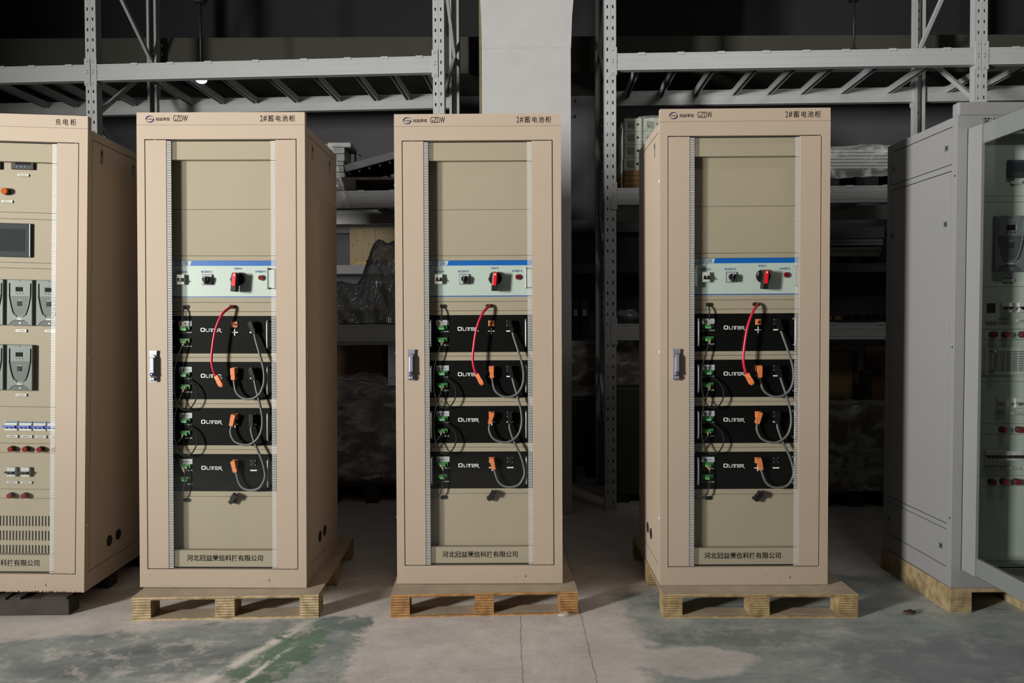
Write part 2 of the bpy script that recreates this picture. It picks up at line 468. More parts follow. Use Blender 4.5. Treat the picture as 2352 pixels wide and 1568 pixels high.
def obox(name, m, x0, x1, y0, y1, z0, z1, parent=None, bev=0.0, **k):
    b = MB(); b.box(x0, x1, y0, y1, z0, z1, 0, bev); return b.build(name, m, parent, **k)


def thing(name, label, cat, loc=(0, 0, 0), rot=(0, 0, 0), group=None):
    o = bpy.data.objects.new(name, None); COL.objects.link(o)
    o.empty_display_size = 0.1
    o.location = loc; o.rotation_euler = rot
    return tag(o, label, cat, group)


def tag(o, label, cat, group=None):
    o['label'] = label; o['category'] = cat
    if group: o['group'] = group
    return o


def structure(o):
    o['kind'] = 'structure'; return o


def copy_tree(o, parent=None):
    c = o.copy(); COL.objects.link(c)
    if parent is not None: c.parent = parent
    for ch in list(o.children): copy_tree(ch, c)
    return c


TEXT = {}


def text_bm(mb, body, x0, x1, z0, z1, y, mi=0, depth=0.0006, bold=0.0):
    """flat lettering fitted into a box on an x,z face that looks towards -y"""
    key = (body, bold)
    if key not in TEXT:
        c = bpy.data.curves.new('t', 'FONT'); c.body = body; c.resolution_u = 3; c.offset = bold
        o = bpy.data.objects.new('t', c); COL.objects.link(o)
        me = o.evaluated_get(bpy.context.evaluated_depsgraph_get()).to_mesh()
        vs = [v.co.copy() for v in me.vertices]; fs = [tuple(p.vertices) for p in me.polygons]
        bpy.data.objects.remove(o); bpy.data.curves.remove(c)
        TEXT[key] = (vs, fs)
    vs, fs = TEXT[key]
    ax, bx = min(v.x for v in vs), max(v.x for v in vs); ay, by = min(v.y for v in vs), max(v.y for v in vs)
    nv = [mb.bm.verts.new((x0 + (v.x - ax) / (bx - ax) * (x1 - x0), y - depth, z0 + (v.y - ay) / (by - ay) * (z1 - z0))) for v in vs]
    for f in fs:
        try:
            q = mb.bm.faces.new([nv[i] for i in f]); q.material_index = mi
        except ValueError:
            pass


def lettering(name, body, x0, x1, z0, z1, y, m, parent, bold=0.0):
    b = MB(); text_bm(b, body, x0, x1, z0, z1, y, 0, bold=bold)
    o = b.build(name, m, parent, recalc=False); return o


def oval(cx, cz, w_, h, n=10):
    """stadium outline, long axis x"""
    r = h / 2; l = w_ / 2 - r
    return [(cx + l + r * math.cos(a), cz + r * math.sin(a)) for a in [(-PI / 2 + PI * i / n) for i in range(n + 1)]] + \
           [(cx - l + r * math.cos(a), cz + r * math.sin(a)) for a in [(PI / 2 + PI * i / n) for i in range(n + 1)]]


def ring_panel(mb, x0, x1, z0, z1, hx0, hx1, hz0, hz1, y0, y1, mi=0):
    mb.box(x0, hx0, y0, y1, z0, z1, mi); mb.box(hx1, x1, y0, y1, z0, z1, mi)
    mb.box(hx0, hx1, y0, y1, z0, hz0, mi); mb.box(hx0, hx1, y0, y1, hz1, z1, mi)


# ------------------------------------------------------------------ room
fl = structure(obox('floor', 'floor', -9, 9, -4, 7.3, -0.2, 0.0))
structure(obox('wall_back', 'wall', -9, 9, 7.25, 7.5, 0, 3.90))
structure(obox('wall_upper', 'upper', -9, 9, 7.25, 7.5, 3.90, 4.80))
structure(obox('ceiling', 'ceil', -9, 9, -2, 7.6, 4.70, 4.9))
structure(obox('trim_1', 'beamc', -9, 9, 6.60, 7.25, 3.566, 3.885))       # ring beam along the wall
structure(obox('trim_2', 'racki', -9, 9, 7.16, 7.25, 2.25, 2.36))       # rail on the wall
structure(obox('trim_3', 'racki', -9, 9, 6.86, 7.25, 1.84, 1.92))       # ledge along the wall


def column():
    b = MB()
    # plastered front shell with a slight flare above the crease
    x0, x1, y0, y1 = -0.205, 0.427, 5.36, 5.40
    zc = 3.33
    b.box(x0, x1, y0, y1, 0, zc, 0, 0.004)
    for fx, z0, z1, o0, o1 in ((0, zc, 3.55, 0.0, 0.008), (0, 3.55, 3.87, 0.008, 0.036), (0, 3.87, 4.70, 0.036, 0.06)):
        v = [(x0 - o0 * .6, z0), (x1 + o0, z0), (x1 + o1, z1), (x0 - o1 * .6, z1)]
        b.prism(v, y0 - 0.0015, y1, 0)
    b.box(x0 + 0.012, x1 - 0.004, y1, 5.98, 0, 4.70, 0)
    b.box(x0 - 0.022, x0 + 0.012, y1 - 0.005, 5.95, 0, 4.70, 1)
    # crease line
    b.box(x0, x1, y0 - 0.002, y0 + 0.01, zc - 0.002, zc + 0.003, 0)
    o = b.build('column', ['plaster', 'plasterold'])
    structure(o)
    tag(o, 'white plastered square concrete column behind the middle beige cabinet', 'column')
    return o


column()

for i, (px, py, dz) in enumerate(((1313, 231, -0.005), (1311, 272, 0.006))):
    p = at(px, py, 5.55)
    b = MB()
    b.tube([(0.425, 5.55, p.z + dz), (0.445, 5.54, p.z), (0.468, 5.53, p.z - 0.012 * (1 if i == 0 else -0.5))], 0.008, 0, 8)
    b.cyl((5.53, p.z - 0.012 * (1 if i == 0 else -0.5)), 0.011, 0.466, 0.477, 1, 10, ax='x')
    o = b.build('wire_end', ['steel', 'dark'])
    tag(o, 'upper bare wire end sticking out of the white column' if i == 0 else 'lower bare wire end sticking out of the white column, just above the cabinet top', 'wire', 'wire ends on the column')

# ------------------------------------------------------------------ cabinets: poses found from the photograph
POSE = {
    'A': ((-2.8478, 3.5216, 0.1113), (0.20, 1.43, 2.31)),
    'B': ((-1.7855, 3.5622, 0.1135), (-0.25, 0.25, -0.62)),
    'C': ((-0.5600, 3.5998, 0.1120), (-0.34, -0.05, -0.29)),
    'D': ((0.7048, 3.5658, 0.1115), (0.60, -0.12, -0.38)),
    'E': ((2.0591, 3.4993, 0.1173), (0.65, 0.03, 0.39)),
}


def pose_mat(k):
    l, r = POSE[k]
    return Matrix.Translation(l) @ Euler([rad(a) for a in r], 'XYZ').to_matrix().to_4x4()


CW, CD, CB = 0.80, 0.609, 2.20       # body width, depth, height
OX0, OX1, OZ0, OZ1 = 0.0365, 0.7605, 0.0865, 2.1340   # door opening
DX0, DX1, DZ0, DZ1 = 0.0405, 0.7567, 0.0903, 2.1300   # door leaf
GX0, GX1 = 0.140, 0.6586
REC = 0.055                          # depth of the mounting plane behind the door


def recess(k, off=0.0):
    """cabinet frame -> mounting plane: offset, and the small change of size that goes with its depth"""
    c = pose_mat(k).inverted() @ Vector((0, 0, CAM_H))
    s_ = (REC - c.y) / (0.085 - c.y)
    return (Matrix.Translation((c.x * (1 - s_) + off * s_, 0, c.z * (1 - s_))) @ Matrix.Diagonal((s_, 1, s_, 1)))


def side_face(mb, x, s, mi_gap=1):
    """one side of the cabinet: outer frame ring (panel itself is a part)"""
    xo, xi = (x, x - s * 0.018)
    a, b_ = min(xo, xi), max(xo, xi)
    y0, y1, z0, z1 = 0.042, 0.548, 0.086, 2.162
    mb.box(a, b_, 0.0182, y0, 0, CB); mb.box(a, b_, y1, CD, 0, CB)
    mb.box(a, b_, y0, y1, 0, z0); mb.box(a, b_, y0, y1, z1, CB)
    c, d = (x - s * 0.018, x - s * 0.010)
    mb.box(min(c, d), max(c, d), y0, y1, z0, z1, mi_gap)


def make_shell(name):
    t = thing(name, '', 'cabinet')
    b = MB()
    # front frame
    b.box(0, OX0, 0, 0.018, 0, CB); b.box(OX1, CW, 0, 0.018, 0, CB)
    b.box(OX0, OX1, 0, 0.018, 0, OZ0); b.box(OX0, OX1, 0, 0.018, OZ1, CB)
    for x, s in ((0, -1), (CW, 1)):
        side_face(b, x, s)
    b.box(0.018, CW - 0.018, 0.018, CD, CB - 0.015, CB); b.box(0.018, CW - 0.018, 0.018, CD, 0, 0.015)
    b.box(0.018, CW - 0.018, CD - 0.01, CD, 0.015, CB - 0.015)
    # dark reveal behind the door gap
    ring_panel(b, OX0 - 0.004, OX1 + 0.004, OZ0 - 0.004, OZ1 + 0.004, OX0 + 0.012, OX1 - 0.012, OZ0 + 0.006, OZ1 - 0.006, 0.0185, 0.0215, 1)
    b.build('body', ['beige', 'gap'], t)
    # scuffs are part of the paint film of the plinth
    for pts in ([(.618, .036), (.6215, .0300)], [(.622, .043), (.6235, .031)], [(.57, .030), (.572, .027)], [(.505, .047), (.508, .049)], [(.05, .062), (.053, .061)]):
        q = MB(); q.stroke(pts, 0.0016, -0.0004, 0.0); q.build('scuff_mark', 'ink', t)
    h = MB(); h.prism([(0.0, 2.2012), (0.8, 2.2012), (0.7995, 2.26), (0.0005, 2.26)], 0.0, 0.032)
    h.build('header', 'beige', t)
    # side panels with latches, cable grommets and screws
    for x, s in ((0, -1), (CW, 1)):
        p = MB(); xa, xb = sorted((x - s * 0.0095, x))
        p.box(xa, xb, 0.0452, 0.5448, 0.0900, 2.1580)
        po = p.build('side_panel', 'beige', t)
        for ly in (0.131, 0.459):
            l = MB(); e = sorted((x + s * 0.0012, x - s * 0.004))
            l.box(e[0], e[1], ly - 0.011, ly + 0.011, 2.063, 2.133, 0, 0.0008)
            e2 = sorted((x + s * 0.003, x)); l.box(e2[0], e2[1], ly - 0.004, ly + 0.005, 2.105, 2.125, 1)
            l.build('latch', ['latch', 'dark'], po)
        for gy, gz in ((0.239, 0.180), (0.332, 0.186)):
            g = MB(); e = sorted((x + s * 0.0025, x - s * 0.004))
            g.cyl((gy, gz), 0.0275, e[0], e[1], 0, 24, ax='x')
            g.build('cable_grommet', 'rubber', po)
        for sy in (0.018, 0.585):
            for sz in (0.319, 1.117, 1.925):
                r = MB(); r.sphere((x, sy, sz), 0.0075, 0, 12, (0.55, 1, 1)); r.build('cap_screw', 'white', t)
    # door: two painted stiles, glass over the full height, frosted edge bands, swing handle
    d = MB()
    d.box(DX0, GX0, 0.0005, 0.016, DZ0, DZ1, 0, 0.0012); d.box(GX1 + 0.0005, DX1, 0.0005, 0.016, DZ0, DZ1, 0, 0.0012)
    dr = d.build('door', 'beige', t)
    g = MB(); g.box(GX0 + 0.0008, GX1, 0.003, 0.008, DZ0, DZ1); g.build('glass_pane', 'glass', dr)
    for xa, xb in ((0.1418, 0.1629), (0.6366, 0.6575)):
        f = MB(); n = 262; pitch = (DZ1 - DZ0 - 0.004) / n
        for i in range(n):
            z = DZ0 + 0.002 + i * pitch
            f.box(xa, xb, 0.0018, 0.0029, z, z + pitch * 0.56)
        f.build('frosted_band', 'white', dr)
    for xs, zs in ((0.085, DZ1 + 0.0011), (0.745, DZ1 + 0.0011), (0.735, DZ0 - 0.001)):
        q = MB(); q.box(xs - 0.002, xs + 0.002, 0.001, 0.004, zs - 0.0012, zs + 0.0012); q.build('hinge_pin', 'chrome', dr)
    hb = MB()
    hb.prism([(0.0580, 1.1320), (0.0950, 1.1320), (0.0925, 1.1120), (0.0940, 0.985), (0.0905, 0.9835), (0.0615, 0.9835), (0.0590, 0.985), (0.0605, 1.1120)], -0.012, 0.001)
    hb.box(0.0605, 0.0925, -0.0135, -0.011, 0.992, 1.105)
    ho = hb.build('handle', 'satin', dr)
    lv = MB()
    lv.cyl((0.0765, 1.098), 0.0145, -0.0165, -0.013, 1, 24)
    lv.cyl((0.0765, 1.098), 0.0130, -0.0185, -0.0135, 0, 24)
    lv.box(0.0675, 0.0865, -0.026, -0.0135, 1.009, 1.100, 0, 0.003)
    lv.box(0.0670, 0.0870, -0.023, -0.0135, 0.9915, 1.0045, 0, 0.002)
    lv.box(0.0655, 0.0885, -0.016, -0.0130, 0.9875, 1.0085, 1)
    lv.build('handle_lever', ['satin', 'dark'], dr)
    k = MB(); k.cyl((0.0765, 1.0195), 0.0080, -0.0285, -0.022, 0, 20); k.cyl((0.0765, 1.0195), 0.0035, -0.0295, -0.028, 1, 12)
    k.build('door_lock', ['inkblue', 'steel'], dr)
    # inner rails right behind the glass
    for z0, z1 in ((2.0420, 2.1400), (0.0800, 0.1713)):
        r = MB(); r.box(0.125, 0.675, 0.022, 0.026, z0, z1); r.box(0.125, 0.675, 0.026, 0.05, z0 if z1 > 1 else z1 - 0.003, z0 + 0.003 if z1 > 1 else z1)
        r.build('inner_rail', 'beige_in', t)
    # mounting uprights at both sides of the opening
    for xa, xb in ((0.062, 0.082), (0.718, 0.738)):
        u = MB(); u.box(xa, xb, REC + 0.026, REC + 0.07, 0.02, 2.18); u.build('mounting_upright', 'beige_in', t)
    return t


def logo(t):
    """ring emblem with four letters, then four characters"""
    b = MB(); cx, cz, rx, rz = 0.0633, 2.2283, 0.0205, 0.0165
    for a0, a1, wmax, flip in ((15, 185, 0.0062, 1), (195, 365, 0.0062, -1)):
        n = 24; outer, inner = [], []
        for i in range(n + 1):
            u = i / n; a = rad(a0 + (a1 - a0) * u)
            wd = wmax * math.sin(PI * (u * 0.9 + 0.02)) * (0.35 + 0.95 * u)
            outer.append((cx + rx * math.cos(a), cz + rz * math.sin(a)))
            inner.append((cx + (rx - wd) * math.cos(a), cz + (rz - wd * 0.9) * math.sin(a)))
        for i in range(n):
            b.prism([outer[i], outer[i + 1], inner[i + 1], inner[i]], -0.0006, 0.0, 0)
    o = b.build('emblem', 'inkblue', t)
    lettering('emblem_letters', 'GYRX', 0.0445, 0.0835, 2.2248, 2.2312, 0.0, 'ink', t, 0.02)
    lettering('lettering', '冠益荣信', 0.0913, 0.1592, 2.2203, 2.2363, 0.0, 'ink', t, 0.012)
    lettering('lettering', 'GZDW', 0.1748, 0.2444, 2.2172, 2.2457, 0.0, 'ink', t)


shell = make_shell('battery_cabinet')
hdr = [c for c in shell.children if c.name.startswith('header')][0]
charger = copy_tree(shell)           # the shell of the charging cabinet, before the battery cabinet is filled
charger.name = 'charging_cabinet'
hdrA = [c for c in charger.children if c.name.startswith('header')][0]
logo(hdr)
b = MB()
for ch, u0, u1, v0, v1 in (('2', 0, .062, .02, .98), ('#', .085, .188, .02, .96), ('蓄', .215, .392, 0, 1), ('电', .448, .588, 0, .98), ('池', .622, .792, 0, 1), ('柜', .825, 1.0, 0, 1)):
    text_bm(b, ch, .5890 + .1649 * u0, .5890 + .1649 * u1, 2.2155 + .030 * v0, 2.2155 + .030 * v1, 0.0, 0, bold=.004)
b.build('lettering', 'ink', hdr, recalc=False)
rail = sorted([c for c in shell.children if c.name.startswith('inner_rail')], key=lambda o: o.name)[1]
lettering('lettering', '河北冠益荣信科技有限公司', 0.2165, 0.5833, 0.1195, 0.1500, 0.022, 'ink', rail, 0.014)

PB = [1.1163, 0.8927, 0.6680, 0.4430]      # bottoms of the four packs, PACK1-4 first
PH = 0.1812
CTL0, CTL1 = 1.3858, 1.5662


def blanks(t, rows, m, x0=0.085, x1=0.715, y=REC):
    out = []
    for z0, z1 in rows:
        b = MB(); b.box(x0, x1, y, y + 0.003, z0 + 0.0009, z1 - 0.0009)
        b.box(x0, x1, y + 0.003, y + 0.02, z0 + 0.0009, z0 + 0.004); b.box(x0, x1, y + 0.003, y + 0.02, z1 - 0.004, z1 - 0.0009)
        out.append(b.build('blanking_panel', m, t))
    return out


rows = [(1.8152, 2.10), (1.5899, 1.8152), (CTL1, 1.5899), (1.3642, CTL0), (1.3192, 1.3642), (PB[0] + PH, 1.3192),
        (1.0962, PB[0]), (PB[1] + PH, 1.0962), (0.8707, PB[1]), (PB[2] + PH, 0.8707), (0.647, PB[2]), (PB[3] + PH, 0.647),
        (0.4175, PB[3]), (0.10, 0.4175)]
bl = blanks(shell, rows, 'beige_in')
for p, (cx, cz) in ((bl[4], (0.223, 1.3420)), (bl[4], (0.4492, 1.3425)), (bl[13], (0.222, 0.3990)), (bl[13], (0.4500, 0.3985))):
    g = MB(); g.prism(oval(cx, cz, 0.0355, 0.0185), REC - 0.0025, REC + 0.002); g.build('cable_grommet', 'rubber', p)


# ---------------------------------------------------------------- control unit (face plane y=0, cabinet x, z from its bottom edge)
def make_control():
    t = thing('control_unit', '', 'control panel')
    H = CTL1 - CTL0
    b = MB(); b.box(0.12, 0.68, 0, 0.003, 0, H); b.box(0.14, 0.66, 0.003, 0.22, 0.004, H - 0.004, 1)
    pn = b.build('front_panel', ['ctl', 'grey'], t)
    s = MB(); s.prism([(0.2425, 0.1558), (0.68, 0.1558), (0.68, H), (0.12, H), (0.12, H - 0.0015), (0.2505, H - 0.0015)], -0.0006, 0, 0)
    s.box(0.12, 0.2425, -0.0006, 0, 0.1545, 0.1562, 0)
    s.build('blue_band', 'blue', pn)
    s = MB(); s.box(0.12, 0.68, -0.0006, 0, 0.0025, 0.0075); s.build('blue_line', 'blue2', pn)
    lettering('lettering', 'KZF-100', 0.1725, 0.234, 0.1585, 0.1765, 0, 'inkblue2', pn)
    for txt, x0, x1, z0, z1 in (('巡检试验开关', .1761, .2297, .1215, .1322), ('模式选择开关', .2972, .3518, .1218, .1325), ('电池开关', .4599, .4974, .1370, .1478), ('24V电源开关', .5606, .6131, .1222, .1340)):
        lettering('lettering', txt, x0, x1, z0, z1, 0, 'inkblue2', pn, 0.006)
    # miniature circuit breaker
    br = MB(); br.box(.1845, .2212, -0.018, 0, 0.0648, 0.1128, 0, 0.001); br.box(.1875, .2185, -0.0215, -0.018, 0.0775, 0.096, 0)
    bo = br.build('circuit_breaker', 'white', t)
    tg = MB(); tg.box(.1880, .2185, -0.030, -0.018, 0.0780, 0.0845, 0); tg.box(.190, .197, -0.026, -0.0215, 0.0845, 0.0955, 0); tg.box(.2075, .2145, -0.026, -0.0215, 0.0845, 0.0955, 0)
    tg.build('toggle', 'blackp', bo)
    # rotary selector
    r = MB(); r.box(.3026, .3541, -0.006, 0, 0.0628, 0.1140, 0, 0.002)
    ro = r.build('rotary_switch', 'blackp', t)
    f = MB(); f.box(.3048, .3519, -0.0072, -0.0055, 0.0650, 0.1118); f.build('scale_plate', 'lab', ro)
    k = MB(); k.cyl((.3284, 0.0890), 0.0145, -0.030, -0.007, 0, 24, 0.0155); k.box(.3225, .3343, -0.036, -0.007, 0.0660, 0.1000, 0, 0.003); k.box(.3270, .3298, -0.0365, -0.0355, 0.0940, 0.0995, 1)
    k.build('switch_knob', ['blackp', 'inkwhite'], ro)
    # big battery disconnect switch
    d = MB(); d.cyl((.4794, 0.0918), 0.0325, -0.022, 0, 0, 40)
    do = d.build('rotary_disconnector', 'blackp', t)
    rot = Matrix.Rotation(rad(5), 4, 'Y')
    def lever(mb, x0, x1, y0, y1, z0, z1, mi, bev):
        vs = mb.box(x0, x1, y0, y1, z0, z1, mi, bev)
        bmesh.ops.rotate(mb.bm, verts=vs, cent=(.4794, 0, 0.0918), matrix=rot)
    k = MB(); lever(k, .4655, .4945, -0.058, -0.020, 0.0285, 0.118, 0, 0.004); k.build('disconnector_lever', 'blackp', do)
    k = MB(); lever(k, .4710, .4890, -0.0605, -0.057, 0.0535, 0.1165, 0, 0.0016); k.build('red_insert', 'red', do)
    k = MB(); vs = k.prism([(.476, .104), (.484, .104), (.480, .113)], -0.0612, -0.0600)
    bmesh.ops.rotate(k.bm, verts=vs, cent=(.4794, 0, 0.0918), matrix=rot); k.build('arrow_mark', 'inkwhite', do)
    k = MB()
    for a in (100, 110, 84, 75, 150, 160, 170):
        c, s_ = math.cos(rad(a)), math.sin(rad(a)); k.stroke([(.4794 + .029 * c, .0918 + .029 * s_), (.4794 + .0312 * c, .0918 + .0312 * s_)], 0.0022, -0.0226, -0.0215)
    k.build('scale_marks', 'inkwhite', do)
    # push button
    k = MB(); k.cyl((.5911, 0.0975), 0.0142, -0.009, 0, 0, 28); bo = k.build('push_button', 'chrome', t)
    k = MB(); k.cyl((.5911, 0.0975), 0.0112, -0.0125, -0.008, 0, 24); k.build('button_cap', 'redlamp', bo)
    for x in (.1535, .6310):
        k = MB(); k.box(x - .005, x + .005, -0.034, -0.026, 0.042, 0.144, 0, 0.002); k.box(x - .004, x + .004, -0.027, 0, 0.042, 0.050); k.box(x - .004, x + .004, -0.027, 0, 0.136, 0.144)
        k.build('rack_handle', 'steel', t)
    return t


# ---------------------------------------------------------------- battery pack
def wordmark(mb, x0, x1, z0, z1, y):
    """wide techno capitals drawn with strokes"""
    W_ = x1 - x0; w1 = 0.0026
    def X(u): return x0 + u * W_
    h = z1 - z0; zt = z1; zb = z0 + 0.10 * h; zs = z0 + 0.82 * h
    ox, oz, ow, oh = X(.1065), (zt + zb) / 2, .0105, h * .5
    outer, inner = [], []
    for i in range(40):
        a = 2 * PI * i / 40; c, q = math.cos(a), math.sin(a); e = .45
        c2, q2 = math.copysign(abs(c) ** e, c), math.copysign(abs(q) ** e, q)
        outer.append((ox + ow * c2, oz + oh * q2)); inner.append((ox + (ow - .0042) * c2, oz + (oh - .0034) * q2))
    for i in range(40): mb.prism([outer[i], outer[(i + 1) % 40], inner[(i + 1) % 40], inner[i]], y - 0.0006, y)
    mb.stroke([(X(.265), zs), (X(.265), zb), (X(.355), zb)], w1, y - 0.0006, y)
    mb.stroke([(X(.41), zs), (X(.41), zb)], w1, y - 0.0006, y)
    mb.stroke([(X(.455), zs), (X(.63), zs)], w1, y - 0.0006, y)
    mb.stroke([(X(.507), zs), (X(.507), zb)], w1, y - 0.0006, y)
    mb.stroke([(X(.556), zs), (X(.556), zb)], w1, y - 0.0006, y)
    zm = (zs + zb) / 2
    mb.stroke([(X(.665), zm), (X(.775), zm), (X(.775), zs), (X(.665), zs), (X(.665), zb), (X(.785), zb)], w1, y - 0.0006, y)
    mb.stroke([(X(.825), zb), (X(.825), zs), (X(.95), zs), (X(.95), zm), (X(.86), zm), (X(1.0), z0 - .12 * h)], w1, y - 0.0006, y)


def make_pack():
    t = thing('battery_pack', '', 'battery pack')
    b = MB(); b.box(0.125, 0.675, 0, 0.003, 0.0006, PH - 0.0006); b.build('front_panel', 'black', t)
    b = MB(); b.box(0.15, 0.65, 0.003, 0.42, 0.003, PH - 0.003); b.build('case', 'dark', t)
    for x in (.1642, .6286):
        k = MB(); k.tube([(x, 0, .030), (x, -.022, .030), (x, -.030, .040), (x, -.030, .145), (x, -.022, .155), (x, 0, .155)], 0.005, 0, 10, sub=4)
        k.build('handle', 'steel', t)
    k = MB(); wordmark(k, .2924, .3954, .1040, .1230, 0); k.build('wordmark', 'inkwhite', t)
    for nm, x, mm in (('positive_socket', .4597, 'orange'), ('negative_socket', .5480, 'blackp')):
        k = MB(); k.box(x - .0148, x + .0148, -0.004, 0, .1260, .1548, 0, 0.0012); k.cyl((x, .1404), 0.0075, -0.009, -0.003, 0, 20)
        so = k.build(nm, mm, t)
        k = MB(); k.cyl((x, .1404), 0.0048, -0.0096, -0.0085, 0, 16); k.build('socket_bore', 'rubber', so)
        for dx in (-.0115, .0115):
            for dz in (-.0112, .0112):
                k = MB(); k.sphere((x + dx, -0.004, .1404 + dz), 0.0024, 0, 8, (1, .7, 1)); k.build('screw', 'chrome', so)
    k = MB(); k.box(.4430, .4752, -0.0006, 0, .1000, .1045); k.box(.4568, .4614, -0.0006, 0, .0862, .1184); k.build('plus_sign', 'inkwhite', t)
    k = MB(); k.box(.5326, .5648, -0.0006, 0, .0992, .1052); k.build('minus_sign', 'inkwhite', t)
    for zc, zt in ((.1230, .1010), (.0617, .0340)):
        k = MB(); k.box(.1905, .2425, -0.008, 0, zc - .0098, zc + .0098, 0, 0.0015); k.box(.1905, .2425, -0.0105, -0.007, zc + .0062, zc + .0098, 0)
        co = k.build('terminal_block', 'greend', t)
        k = MB(); k.box(.2025, .2290, -0.016, -0.007, zc - .0128, zc + .002, 0, 0.001)
        for i in range(5): k.box(.2045 + i * .0049, .2075 + i * .0049, -0.0166, -0.0155, zc - .0035, zc + .0005, 1)
        k.build('terminal_plug', ['green', 'dark'], co)
        lettering('lettering', 'CANL CANH', .1878, .2255, zt - .0035, zt + .0035, 0, 'inkgrey', t)
        lettering('lettering', 'P- P+', .2285, .2495, zt - .0035, zt + .0035, 0, 'inkwhite', t, 0.01)
    return t


def nameplate(t, n):
    b = MB(); b.box(.1865, .2490, -0.0012, 0, .1312, .1578); o = b.build('nameplate', 'lab', t)
    lettering('lettering', 'PACK1-%d' % n, .1985, .2360, .1403, .1480, -0.0012, 'ink', o)
    return o


def plug(mb, x, z, dx, dz, mi, y=0.0):
    """angled high-current plug: head over the socket and a sleeve pointing along (dx,dz)"""
    d = Vector((dx, 0, dz)).normalized(); s = Vector((-d.z, 0, d.x))
    def bar(a, b_, hw, y0, y1, taper=1.0):
        A, B = Vector((x, 0, z)) + d * a, Vector((x, 0, z)) + d * b_
        pts = [A + s * hw, A - s * hw, B - s * hw * taper, B + s * hw * taper]
        mb.prism([(p.x, p.z) for p in pts], y0, y1, mi)
    bar(-0.0125, 0.0205, 0.0105, -0.034, -0.008, 0.95)
    bar(0.0215, 0.0440, 0.0098, -0.031, -0.009, 0.9)
    return Vector((x, 0, z)) + d * 0.042


JUMP = [   # (upper pack minus plug dir, path, lower pack plus plug dir)  x,z in cabinet coordinates
    ((.35, -1), [(.5720, 1.1800), (.5920, 1.118), (.6135, 1.04), (.6150, .975), (.595, .925), (.5600, .9005), (.5150, .9000), (.4760, .930)], (0.03, -1), 0),
    ((.30, -1), [(.5720, .9480), (.5855, .900), (.6040, .825), (.6050, .760), (.5820, .705), (.5330, .6760), (.4730, .690), (.4480, .730)], (-.25, -1), 1),
    ((-.02, -1), [(.5480, .7400), (.5680, .680), (.6020, .605), (.6185, .540), (.6120, .500), (.5850, .465), (.5320, .4570), (.4920, .480)], (.22, -1), 2),
]


def make_jumper(i):
    md, path, pd, up = JUMP[i]
    t = thing('jumper_cable', '', 'cable')
    zu, zl = PB[up] + .1404, PB[up + 1] + .1404
    b = MB(); e = plug(b, .5480, zu, *md, 0); b.build('black_plug', 'blackp', t)
    b = MB(); e2 = plug(b, .4597, zl, *pd, 0); b.build('orange_plug', 'orange', t)
    pts = [(e.x, -0.020, e.z)] + [(x, -0.020 - 0.022 * math.sin(PI * (k + 1) / (len(path) + 1)), z) for k, (x, z) in enumerate(path)] + [(e2.x, -0.020, e2.z)]
    b = MB(); b.tube(pts, 0.0058, 0, 12, sub=8); b.build('cable', 'grey_cable', t)
    return t


def make_red():
    t = thing('red_power_cable', '', 'cable')
    pts = [(.4560, 0.004, 1.3430), (.4520, -0.02, 1.3420), (.4200, -0.048, 1.3080), (.3905, -0.058, 1.2335), (.3745, -0.060, 1.1400), (.3705, -0.060, 1.0790), (.3790, -0.055, 1.0300), (.3905, -0.048, 1.0060)]
    b = MB(); b.tube(pts, 0.0062, 0, 12, sub=8); b.build('cable', 'red_cable', t)
    b = MB(); d = Vector((.4165 - .3890, 0, .958 - 1.0090)).normalized(); s = Vector((-d.z, 0, d.x))
    def bar(a, c, hw, y0, y1):
        A, B = Vector((.3890, 0, 1.0090)) + d * a, Vector((.3890, 0, 1.0090)) + d * c
        b.prism([((A + s * hw).x, (A + s * hw).z), ((A - s * hw).x, (A - s * hw).z), ((B - s * hw * .95).x, (B - s * hw * .95).z), ((B + s * hw * .95).x, (B + s * hw * .95).z)], y0, y1)
    bar(0, .024, .0098, -.060, -.036); bar(.0255, .052, .0102, -.062, -.034); bar(.052, .058, .0075, -.058, -.038)
    for i in range(4):
        bar(.030 + i * .005, .0325 + i * .005, .0106, -.0628, -.034)
    b.build('orange_plug', 'orange', t)
    return t


def make_signal(paths, wires, name='signal_cable'):
    t = thing(name, '', 'cable')
    b = MB(); b.tube(paths, 0.0034, 0, 8, sub=8); b.build('cable', 'rubber', t)
    for k, (wp, m) in enumerate(wires):
        b = MB(); b.tube(wp, 0.0013, 0, 6, sub=4); b.build('wire', m, t)
    return t


def zc(p, u): return PB[p] + (.1230 if u == 0 else .0617)


